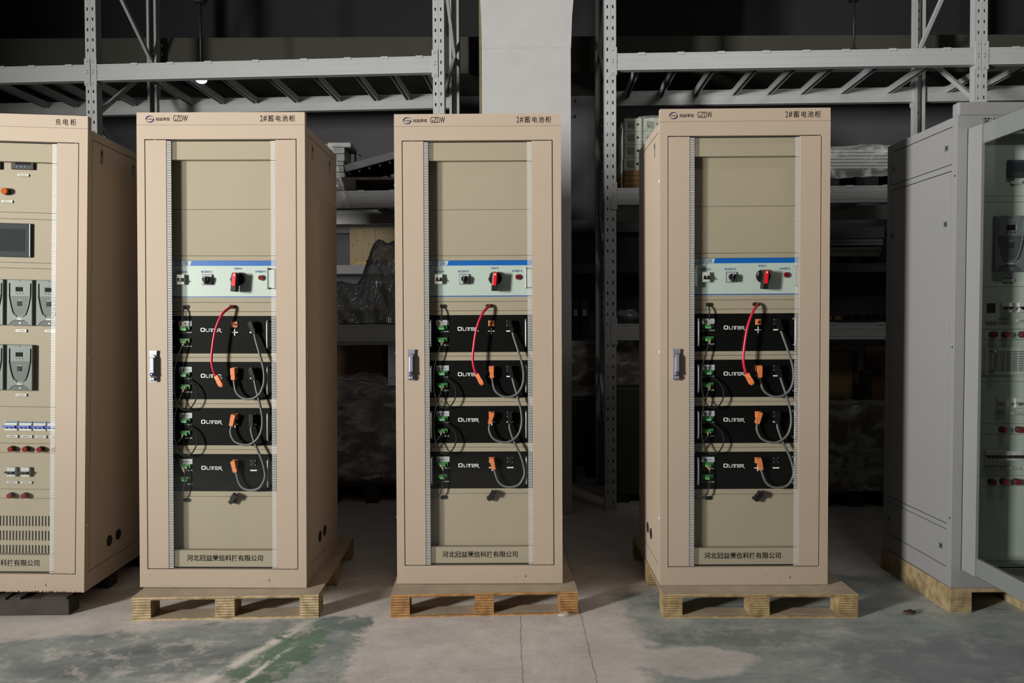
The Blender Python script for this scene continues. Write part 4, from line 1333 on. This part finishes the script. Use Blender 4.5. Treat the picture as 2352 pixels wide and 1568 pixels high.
RL = Rack((-.5650, 5.4850), (-3.8620, 5.6780)); RL = Rack((-3.8620, 5.6780), (-.5650, 5.4850))
RR = Rack((.7590, 5.4510), (3.2860, 5.3660))
pl = [RL.lx(213, 150) - 2.55, RL.lx(213, 150), RL.lx(1012, 150)]
cl = {2: [RL.lx(px, 140) for px in (-70, 8, 78, 163, 313, 396, 483, 592, 703, 803, 888, 968)], 1: [RL.lx(px, 440) for px in (832, 905)], 0: [RL.lx(px, 745) for px in (856,)]}
rack('grey steel storage rack with slotted uprights left of the white column', RL, pl, [(0, 1), (1, 2)], cl)
pr = [RR.lx(1407, 150), RR.lx(2260, 150), RR.lx(2260, 150) + 2.6]
cr_ = {2: [RR.lx(px, 125) for px in (1479, 1569, 1662, 1765, 1858, 1948, 2056, 2181, 2340, 2420)], 1: [RR.lx(px, 440) for px in (1955, 2040)], 0: [RR.lx(px, 745) for px in (1912, 2024)]}
rack('grey steel storage rack with slotted uprights right of the white column', RR, pr, [(0, 1), (1, 2)], cr_)

# ------------------------------------------------------------------ pendant lamps
for i, (px, py, y, dz, lab) in enumerate(((467, 160, 5.80, -.098, 'thin black pendant lamp with a glowing bulb hanging over the left rack'), (1966, 140, 5.80, .037, 'thin black pendant lamp hanging over the right rack'))):
    p = at(px, py, y)
    t = thing('pendant_lamp', lab, 'lamp', (p.x, y, 3.87), (0, 0, 0), 'pendant lamps')
    b = MB(); b.cyl((0, 0), .045, -.03, 0.0, 0, 20, .05, ax='z'); b.cyl((0, 0), .012, 0.0, .83, 0, 12, ax='z'); b.build('ceiling_rose', 'lampblack', t)
    b = MB(); b.cyl((0, 0), .009, -.43 + dz, -.03, 0, 12, ax='z'); b.build('rod', 'lampblack', t)
    b = MB(); b.cyl((0, 0), .05, -.475 + dz, -.455 + dz, 0, 24, .047, ax='z'); b.cyl((0, 0), .047, -.455 + dz, -.43 + dz, 0, 24, .014, ax='z'); b.build('lamp_cap', 'lampblack', t)
    b = MB(); b.cyl((0, 0), .038, -.515 + dz, -.475 + dz, 0, 24, .038, ax='z'); b.build('lamp_housing', 'lampblack', t)
    b = MB(); b.sphere((0, 0, -.515 + dz), .042, 0, 20, (1, 1, .62)); b.build('bulb', 'bulb', t)


# ------------------------------------------------------------------ goods in and under the racks
def gbox(name, lab, cat, m, px0, px1, py0, py1, y, dep, group=None, yaw=0, bev=.002, build=True):
    """a box seen between two pixel columns and rows, front face at depth y"""
    a, b_ = at(px0, py1, y), at(px1, py0, y)
    t = thing(name, lab, cat, ((a.x + b_.x) / 2, y, a.z), (0, 0, rad(yaw)), group)
    return t, (b_.x - a.x), (b_.z - a.z)


def goods_pallet(lab, x0, x1, y0, y1, z0, h, m='darkwood'):
    t = thing('goods_pallet', lab, 'pallet', (x0, y0, z0))
    W_, D_ = x1 - x0, y1 - y0
    obox('deck', m, 0, W_, 0, D_, h - .022, h, t, .002)
    for x in (0, W_ / 2 - .05, W_ - .1): obox('bearer', m, x, x + .1, 0, D_, 0, h - .022, t, .002)
    return t


def crumple(name, m, nx, ny, fn, parent=None, smooth=True):
    b = MB(); g = [[b.bm.verts.new(fn(i / nx, j / ny)) for j in range(ny + 1)] for i in range(nx + 1)]
    for i in range(nx):
        for j in range(ny):
            f = b.bm.faces.new((g[i][j], g[i + 1][j], g[i + 1][j + 1], g[i][j + 1])); f.smooth = smooth
    return b.build(name, m, parent, recalc=False)


def nz(x, y, z=0.0):
    from mathutils import noise as N
    return N.noise(Vector((x, y, z)))


# -- bay between left and middle cabinets, middle level
zt2 = ZL[1] + BH + .004
xa = at(790, 420, 5.75).x; xb = at(960, 420, 5.75).x
goods_pallet('dark timber pallet on the middle rack level behind the left cabinet gap', at(772, 420, 5.75).x - .45, -.64, 5.66, 6.40, zt2, .125)
zp = zt2 + .125
# tilted ribbed tray on the pallet
t = thing('ribbed_tray', 'black ribbed metal tray leaning at a slant on the dark timber pallet', 'tray', (at(794, 380, 5.7).x, 5.70, zp + .012), (0, rad(-15), 0))
obox('side_rail', 'racki', .02, .60, 0, .03, .03, .085, t, .002)
obox('base_plate', 'dark', .02, .60, .03, .56, .055, .07, t)
for i in range(7): obox('rib', 'dark', .03 + .08 * i, .045 + .08 * i, .03, .55, -.0 + .01, .055, t)
# peaked sheet
t = thing('folded_metal_sheet', 'small folded metal sheet standing like a roof beside the ribbed tray', 'sheet', (at(792, 346, 6.29).x, 6.29, at(792, 325, 6.29).z))
for s in (-1, 1):
    b = MB(); b.box(0, .16, 0, .1, -.006, 0); b.build('sheet_wing', 'racki', t, rot=(0, rad(34) if s > 0 else rad(180 - 34), 0))
obox('prop', 'dark', -.09, .09, .01, .09, zp - t.location.z, -.075, t)
# white foam blocks
zz = zp
for i, (h, wd) in enumerate(((.042, .10), (.045, .09), (.030, .085), (.055, .10), (.045, .095), (.035, .14))):
    x = at(770, 380, 5.70).x - .05 + .004 * ((i * 7) % 3)
    o = obox('foam_block', 'foam', x, x + wd + .035, 5.69, 5.93, zz, zz + h, None, .006)
    tag(o, 'white foam block, %s of the stack wrapped in film on the left rack' % ['lowest', 'second lowest', 'third from bottom', 'third from top', 'second from top', 'topmost'][i], 'foam block', 'white foam blocks'); zz += h + .003
x0 = at(768, 380, 5.66).x - .08; x1 = at(815, 460, 5.60).x
o = crumple('stretch_film', 'film', 14, 22, lambda u, v: (x0 + (x1 - x0) * (.35 + .65 * v) * u + .01 * nz(u * 4, v * 7), 5.495 + .13 * (1 - min(1, v * 1.6)) * 1 - .012 * nz(u * 9, v * 5, 3) - 0.0, zp + .24 - v * .50))
tag(o, 'clear film hanging from the foam blocks over the rack beam', 'film')
# plywood crate on the wall ledge
p0, p1 = at(808, 593, 6.95), at(935, 520, 6.95)
t = thing('plywood_crate', 'knotty plywood crate behind the grey plastic sheet', 'crate', ((p0.x), 6.90, 1.92))
hh = p1.z - p0.z
obox('front_board', 'ply', 0, (p1.x - p0.x) * .46, 0, .012, .05, .05 + hh, t); obox('front_board', 'ply', (p1.x - p0.x) * .465, p1.x - p0.x, 0, .012, .05, .05 + hh, t)
obox('case', 'ply', .003, p1.x - p0.x - .003, .012, .20, .05, .05 + hh, t)
for x in (0, (p1.x - p0.x) - .16): obox('foot', 'plyedge_dull', x, x + .15, 0, .2, 0, .05, t)
k = MB()
for (u, v) in ((.1, .8), (.26, .87), (.14, .6), (.34, .5), (.06, .45), (.22, .3), (.62, .85), (.8, .7), (.72, .45)): k.cyl((u * (p1.x - p0.x), .05 + v * hh), .006, -.0006, .001, 0, 10)
k.build('knots', 'carton', t)
# mound under plastic sheet on the lower level
zt1 = ZL[0] + BH + .004
xl = at(745, 700, 5.62).x; xr = at(960, 700, 5.62).x
t = thing('sheeted_load', 'dark goods under a shiny plastic sheet on the rack behind the left gap', 'load')
def mound(u, v):
    x = xl + (xr - xl) * u
    q = max(0, min(1, (u - .30) / .26)); q = q * q * (3 - 2 * q)
    top = .31 + .33 * q - .03 * max(0, math.sin((u - .55) * 14)) * (u > .55)
    wr = .030 * nz(u * 6, v * 5) + .016 * nz(u * 15 + v * 9, v * 7, 2) + .008 * nz(u * 34, v * 24 + u * 20, 4)
    z = zt1 + .006 + top * math.sin(min(1, v * 1.3) * PI / 2) + wr * min(1, v * 6)
    y = 5.575 + .30 * v ** 1.6 + .035 * nz(u * 8 + v * 4, v * 6, 5) + .016 * nz(u * 22 - v * 14, v * 16, 6)
    return (x, y, z)
crumple('plastic_sheet', 'sheet', 90, 60, mound, t)
obox('dark_case', 'dark', xl + .28, xr, 6.10, 6.3, zt1, zt1 + .34, t, .01); obox('dark_case', 'dark', xl, xl + .26, 6.05, 6.3, zt1, zt1 + .12, t, .01)

# -- stacked battery modules on the floor behind the left gap
yb = 5.75
pz = .155
goods_pallet('low timber pallet on the floor under the wrapped stack of battery modules', at(745, 1130, yb).x, at(960, 1130, yb).x, yb - .02, yb + .60, 0.0, pz)
bmod = None
cw = .1125; ch = .101
xs0 = at(772, 1000, yb).x
for r in range(7):
    for c in range(5):
        if r == 6 and c < 2: continue
        x = xs0 + c * cw; z = pz + r * (ch + .001)
        if bmod is None:
            bmod = thing('battery_module', '', 'battery module')
            b = MB(); ring_panel(b, .002, cw - .003, .002, ch - .001, .026, cw - .028, .024, ch - .022, 0, .006); b.box(.002, cw - .003, .006, .5, .002, ch - .001); b.build('case', 'greybox', bmod)
            b = MB()
            for i in range(5): b.box(.028 + i * .0118, .036 + i * .0118, .0045, .0058, .026, ch - .024)
            for i in range(4): b.box(.028, cw - .030, .0042, .0056, .030 + i * .0125, .033 + i * .0125)
            b.build('vent_grid', 'dark', bmod); o = bmod
        else:
            o = copy_tree(bmod)
        o.location = (x, yb, z)
        o['label'] = 'dim grey battery module, row %s up, %s in the film-wrapped floor stack' % (['one', 'two', 'three', 'four', 'five', 'six', 'seven'][r], ['leftmost', 'second from left', 'third from left', 'second from right', 'rightmost'][c])
        o['group'] = 'battery modules stacked on the floor'
xw0, xw1 = xs0 - .05, xs0 + 5 * cw + .05
o = crumple('stretch_film', 'film', 24, 18, lambda u, v: (xw0 + (xw1 - xw0) * u, yb - .018 - .01 * nz(u * 5, v * 4, 2) + (.10 * (v - .86) / .14 if v > .86 else 0), pz + .03 + .82 * v - .10 * v * abs(u - .35) + .03 * nz(u * 6, v * 3)))
tag(o, 'stretch film wrapped over the dim battery modules on the floor', 'film')
p0, p1 = at(770, 858, 6.2), at(880, 800, 6.2)
o = obox('carton', 'carton', p0.x - .1, p1.x, 6.19, 6.44, pz, 1.20, None, .004)
tag(o, 'tall dim brown carton standing behind the wrapped battery modules', 'carton')
goods_pallet('timber pallet on the floor under the tall dim brown carton', p0.x - .15, p1.x + .05, 6.38, 6.45, 0, pz)

# -- bay between middle and right cabinets
yb = 5.62
zw0 = ZL[1] + BH + .004
xo = at(1438, 330, yb).x
# wooden bearer under the white cases
t = thing('timber_bearer', 'short stacked timber block under the white vented cases', 'timber', (xo - .005, yb - .02, zw0 + .008))
for i in range(4): obox('board', 'timber', .002 * (i % 2), .62 - .003 * i, 0, .42, .036 * i, .036 * i + .0345, t, .002)
bx = None; w_, h_ = .1290, .0965
for r in range(4):
    for c in range(4):
        if bx is None:
            bx = thing('vented_case', '', 'battery case')
            b = MB(); b.box(0, w_, 0, .38, 0, h_, 0, .002); b.build('case', 'bwhite', bx)
            b = MB()
            for i in range(5):
                for j in range(5):
                    if i < 2 and j < 2: continue
                    b.box(.022 + i * .0112, .030 + i * .0112, -.0006, .001, .020 + j * .0112, .028 + j * .0112)
            b.cyl((.034, .034), .0095, -.0006, .001, 0, 16)
            b.build('vent_holes', 'dark', bx)
            b = MB(); b.cyl((.100, .050), .0095, -.0012, .002, 0, 18); b.build('port_cap', 'blackp', bx); o = bx
        else: o = copy_tree(bx)
        o.location = (xo + c * (w_ + .0155) + (0 if r else -.004), yb, zw0 + .008 + .148 + r * (h_ + .0012))
        o['label'] = 'white vented battery case, %s row, %s in the stack on the right rack' % (['bottom', 'second', 'third', 'top'][r], ['leftmost', 'second from left', 'third from left', 'rightmost'][c])
        o['group'] = 'white vented battery cases'
zq = zw0 + .156 + 4 * (h_ + .0012)
xw = xo + .10
o = crumple('stretch_film', 'film', 40, 14, lambda u, v: (xw + .50 * u, yb - .012 - .006 * nz(u * 9, v * 9) + (.3 * (v - .75) / .25 if v > .75 else 0), zq - .20 + .226 * min(1, v / .75) - .03 * (1 - u) * (1 - v) + .006 * nz(u * 12, v * 8, 4) + (.028 * u if v > .6 else 0)))
tag(o, 'shiny stretch film over the top of the white vented cases', 'film')
# dim goods on the lower level
zl = ZL[0] + BH + .004
for i, (px, lab) in enumerate(((1315, 'dark battery with a white label on the lower rack level, left of two'), (1336, 'dark battery with a white label on the lower rack level, right of two'))):
    p = at(px, 724, 6.95)
    t = thing('labelled_battery', lab, 'battery', (p.x - .01, 6.93, 1.25), (0, 0, 0), 'dark labelled batteries')
    obox('case', 'dark', 0, .075, 0, .12, 0, .36, t, .004); obox('red_cap', 'carton', .01, .065, -.002, .12, .30, .345, t); obox('paper_label', 'white', .02, .055, -.001, 0, .20, .255, t)
o = obox('side_table', 'dark', at(1250, 720, 6.9).x, at(1380, 720, 6.9).x, 6.88, 7.25, 1.17, 1.25); tag(o, 'dark wall shelf carrying two labelled batteries behind the column', 'shelf')
p = at(1447, 700, 5.70)
t = thing('plastic_bag', 'crumpled clear plastic bag with white contents on the lower rack level', 'bag', (p.x, 5.72, zl))
b = MB(); b.sphere((0, .08, .055), .085, 0, 20, (1.1, .9, .62))
for v in b.bm.verts: v.co += Vector((nz(v.co.x * 30, v.co.z * 30), nz(v.co.y * 30, v.co.z * 25, 3), nz(v.co.x * 26, v.co.y * 26, 7))) * .016
b.build('bag', 'sheet', t); obox('white_packet', 'foam', -.02, .045, .06, .12, .055, .105, t, .008)
# wrapped cartons standing on a low bench
bz = .74
t = thing('low_bench', 'low dark bench carrying the wrapped brown cartons between the cabinets', 'bench', (.50, 6.47, 0))
obox('bench_top', 'darkwood', 0, .62, 0, .38, bz - .03, bz, t)
for x in (.0, .57):
    for y in (0, .33): obox('leg', 'darkwood', x, x + .05, y, y + .05, 0, bz - .03, t)
cb = None
for r in range(3):
    for c in range(3):
        x = .505 + c * .203 + (.02 if r == 1 else 0)
        o = obox('carton', 'carton', x, x + .198, 6.50, 6.80, bz + r * .153, bz + r * .153 + .151, None, .003)
        tag(o, 'film-wrapped brown carton, %s row, %s on the low bench' % (['bottom', 'middle', 'top'][r], ['left', 'centre', 'right'][c]), 'carton', 'wrapped brown cartons')
o = crumple('stretch_film', 'film', 24, 14, lambda u, v: (.49 + .66 * u, 6.488 - .006 * nz(u * 8, v * 8), bz + .01 + .48 * v))
tag(o, 'stretch film around the brown cartons on the low bench', 'film')
p0 = at(1412, 1150, 5.75); p1 = at(1500, 892, 5.75)
t = thing('wrapped_crate', 'dark green wrapped crate standing on the floor behind the right cabinet', 'crate', (p0.x, 5.72, 0))
obox('crate_box', 'greenbox', 0, p1.x - p0.x, 0, .3, .06, p1.z, t, .01); obox('skid', 'darkwood', 0, .1, 0, .3, 0, .06, t); obox('skid', 'darkwood', .2, .29, 0, .3, 0, .06, t)
o = obox('bin', 'blackp', at(1345, 1100, 6.7).x, at(1390, 1100, 6.7).x, 6.68, 6.92, 0, .42, None, .01); tag(o, 'black bin on the floor in front of the back wall, beside the column', 'bin')

# -- bay between right cabinet and grey cabinet
zt2 = ZL[1] + BH + .004
x0 = at(1895, 380, 5.6).x; x1 = at(2075, 380, 5.6).x
goods_pallet('dark timber pallet under the wrapped white panels on the right rack', x0, x1 + .1, 5.56, 6.20, zt2, .155, 'dark')
zp = zt2 + .155
for i in range(6):
    o = obox('white_panel', 'foam', x0 + .02 + .01 * (i % 2), x1 + .08 - .012 * (i % 3), 5.58, 6.18, zp + i * .0245, zp + i * .0245 + .019, None, .003)
    tag(o, 'flat white panel, %s in the film-wrapped stack on the right rack' % ['lowest', 'second lowest', 'third from bottom', 'third from top', 'second from top', 'topmost'][i], 'panel', 'wrapped white panels')
o = crumple('stretch_film', 'film', 30, 12, lambda u, v: (x0 + (x1 - x0 + .1) * u, 5.543 - .008 * nz(u * 8, v * 8) + (.4 * (v - .7) / .3 if v > .7 else 0), zp - .05 + .21 * min(1, v / .7) + .02 * math.sin(u * 3) * (v > .6) - .03 * (1 - u) * (v < .2) + .01 * nz(u * 11, v * 7)))
tag(o, 'shiny film around the white panels beside the grey cabinet', 'film')
# second wrapped stack, on the wall ledge
x0 = at(1900, 590, 6.93).x; x1 = at(2018, 590, 6.93).x
t = thing('slab_skid', 'reddish timber skid on the wall ledge under the skewed wrapped slabs', 'skid', (x0, 6.88, 1.92))
for x in (.0, .22, .42): obox('skid_block', 'carton', x, x + .07, 0, .3, 0, .05, t)
obox('skid_board', 'carton', 0, x1 - x0 + .04, 0, .3, .05, .062, t)
zz = 1.982
for i, (dx, sk, h) in enumerate(((.03, 0, .05), (.01, .6, .04), (0, -3.2, .03), (.0, -2.5, .03), (.06, -1, .035))):
    b = MB(); b.box(-.24, .24 - dx, 0, .28, 0, h - .004, 0, .003)
    zc_ = zz + (.012 if i == 2 else 0)
    o = b.build('wrapped_slab', 'foam', None, loc=((x0 + x1) / 2 + .02, 6.885, zc_), rot=(0, 0, rad(sk * .6)))
    tag(o, 'white wrapped slab, %s in the skewed stack on the wall ledge' % ['bottom', 'second', 'third', 'fourth', 'top'][i], 'slab', 'wrapped white slabs'); zz = zc_ + h
o = crumple('plastic_sheet', 'sheet', 16, 10, lambda u, v: ((x0 - .02) + (x1 - x0 + .05) * u, 6.87 - .01 * nz(u * 8, v * 8) + (.25 * (v - .6) / .4 if v > .6 else 0), zz - .03 + (.06 + .05 * u) * min(1, v / .6) + .01 * nz(u * 9, v * 9)))
tag(o, 'crumpled plastic sheet lying on the skewed white slabs', 'plastic sheet')
# finned strip on the lower level
zl = ZL[0] + BH + .004
t = thing('finned_strip', 'low black finned metal strip on the lower rack level', 'metal strip', (at(1905, 740, 5.6).x, 5.60, zl))
obox('strip_base', 'dark', 0, .62, 0, .2, 0, .02, t); obox('timber_edge', 'timber', 0, .12, .02, .04, .02, .05, t)
for i in range(8): obox('fin', 'dark', .03 + .07 * i, .042 + .07 * i, 0, .2, .02, .055, t)
# framed boards and wrapped load on the floor
def fr(lab, px0, px1, py0, py1, y, m, tilt):
    a, b_ = at(px0, py1, y), at(px1, py0, y)
    t = thing('framed_board', lab, 'board', (a.x, y, 0.0), (rad(tilt), 0, 0), 'framed timber boards')
    W_, H_ = b_.x - a.x, b_.z
    obox('board', m, .04, W_ - .04, .012, .03, .04, H_ - .04, t)
    for x0_, x1_, z0_, z1_ in ((0, .04, 0, H_), (W_ - .04, W_, 0, H_), (.04, W_ - .04, 0, .04), (.04, W_ - .04, H_ - .04, H_)): obox('frame_bar', 'carton', x0_, x1_, 0, .04, z0_, z1_, t)
fr('yellow plywood board in a reddish frame behind the right-hand gap', 1870, 1975, 803, 925, 6.05, 'ply', -2)
fr('brown board in a reddish frame next to the yellow framed board', 1992, 2090, 803, 925, 6.10, 'carton', -2)
o = obox('dark_post', 'dark', at(1978, 900, 5.9).x, at(1998, 900, 5.9).x, 5.88, 5.95, 0, 1.0); tag(o, 'dark upright plank leaning between the two framed boards', 'plank')
xq0, xq1 = at(1880, 1150, 5.5).x, at(2060, 1150, 5.5).x
goods_pallet('dark pallet on the floor under the film-wrapped carton load', xq0, xq1, 5.55, 5.86, 0, .12, 'darkwood')
t = thing('wrapped_load', 'film-wrapped carton load on the floor between right and grey cabinets', 'load', (xq0, 5.56, .12))
WW = xq1 - xq0
obox('carton_layer', 'carton', .0, WW * .38, 0, .28, 0, .58, t, .004); obox('carton_layer', 'carton', WW * .40, WW, 0, .28, .32, .60, t, .004); obox('grey_layer', 'greybox', WW * .40, WW, 0, .28, 0, .315, t, .004)
crumple('film_wrap', 'film', 24, 16, lambda u, v: (-.01 + (WW + .02) * u, -.02 - .012 * nz(u * 8, v * 6) + (.2 * (v - .88) / .12 if v > .88 else 0), .0 + .66 * min(1, v / .9) + .012 * nz(u * 8, v * 8)), t)

# -- bundle of dark bars left, above the gap between the first two cabinets
zt2 = ZL[1] + BH + .004
xk = at(285, 330, 5.9).x + .46
o = obox('dark_crate', 'dark', xk - .40, xk + .5, 5.80, 6.35, zt2, zt2 + .26); tag(o, 'dark crate on the left rack under the bundle of black bars', 'crate')
t = thing('bar_bundle', 'bundle of black metal bars lying on the dark crate at left', 'metal bars', (xk, 5.83, zt2 + .262))
for i in range(6):
    b = MB(); b.box(-.28, .30, 0, .03, 0, .024, 0, .003); b.build('metal_bar', 'dark', t, loc=(.03 * (i % 3), .07 * i, .0), rot=(0, 0, rad(-3 + i)))

# -- litter on the floor
b = MB(); b.sphere((0, 0, .006), .025, 0, 14, (1.3, .8, .24))
for v in b.bm.verts: v.co += Vector((nz(v.co.x * 60, v.co.y * 60), nz(v.co.y * 60, v.co.z * 60, 4), abs(nz(v.co.x * 50, v.co.y * 50, 8)))) * .012
p = at(2084, 1417, 3.48); o = b.build('dry_leaf', 'leaf', None, loc=(p.x, 3.48, .002)); tag(o, 'small curled brown leaf on the floor near the grey cabinet', 'leaf')
b = MB(); b.sphere((0, 0, .008), .022, 0, 14, (1.2, .8, .34))
for v in b.bm.verts: v.co += Vector((nz(v.co.x * 70, v.co.y * 70, 1), nz(v.co.y * 70, v.co.z * 60, 4), abs(nz(v.co.x * 50, v.co.y * 60, 8)))) * .014
p = at(1290, 1412, 3.455); o = b.build('film_scrap', 'film', None, loc=(p.x, 3.462, .001)); tag(o, 'scrap of clear film on the floor by the golden pallet', 'film')
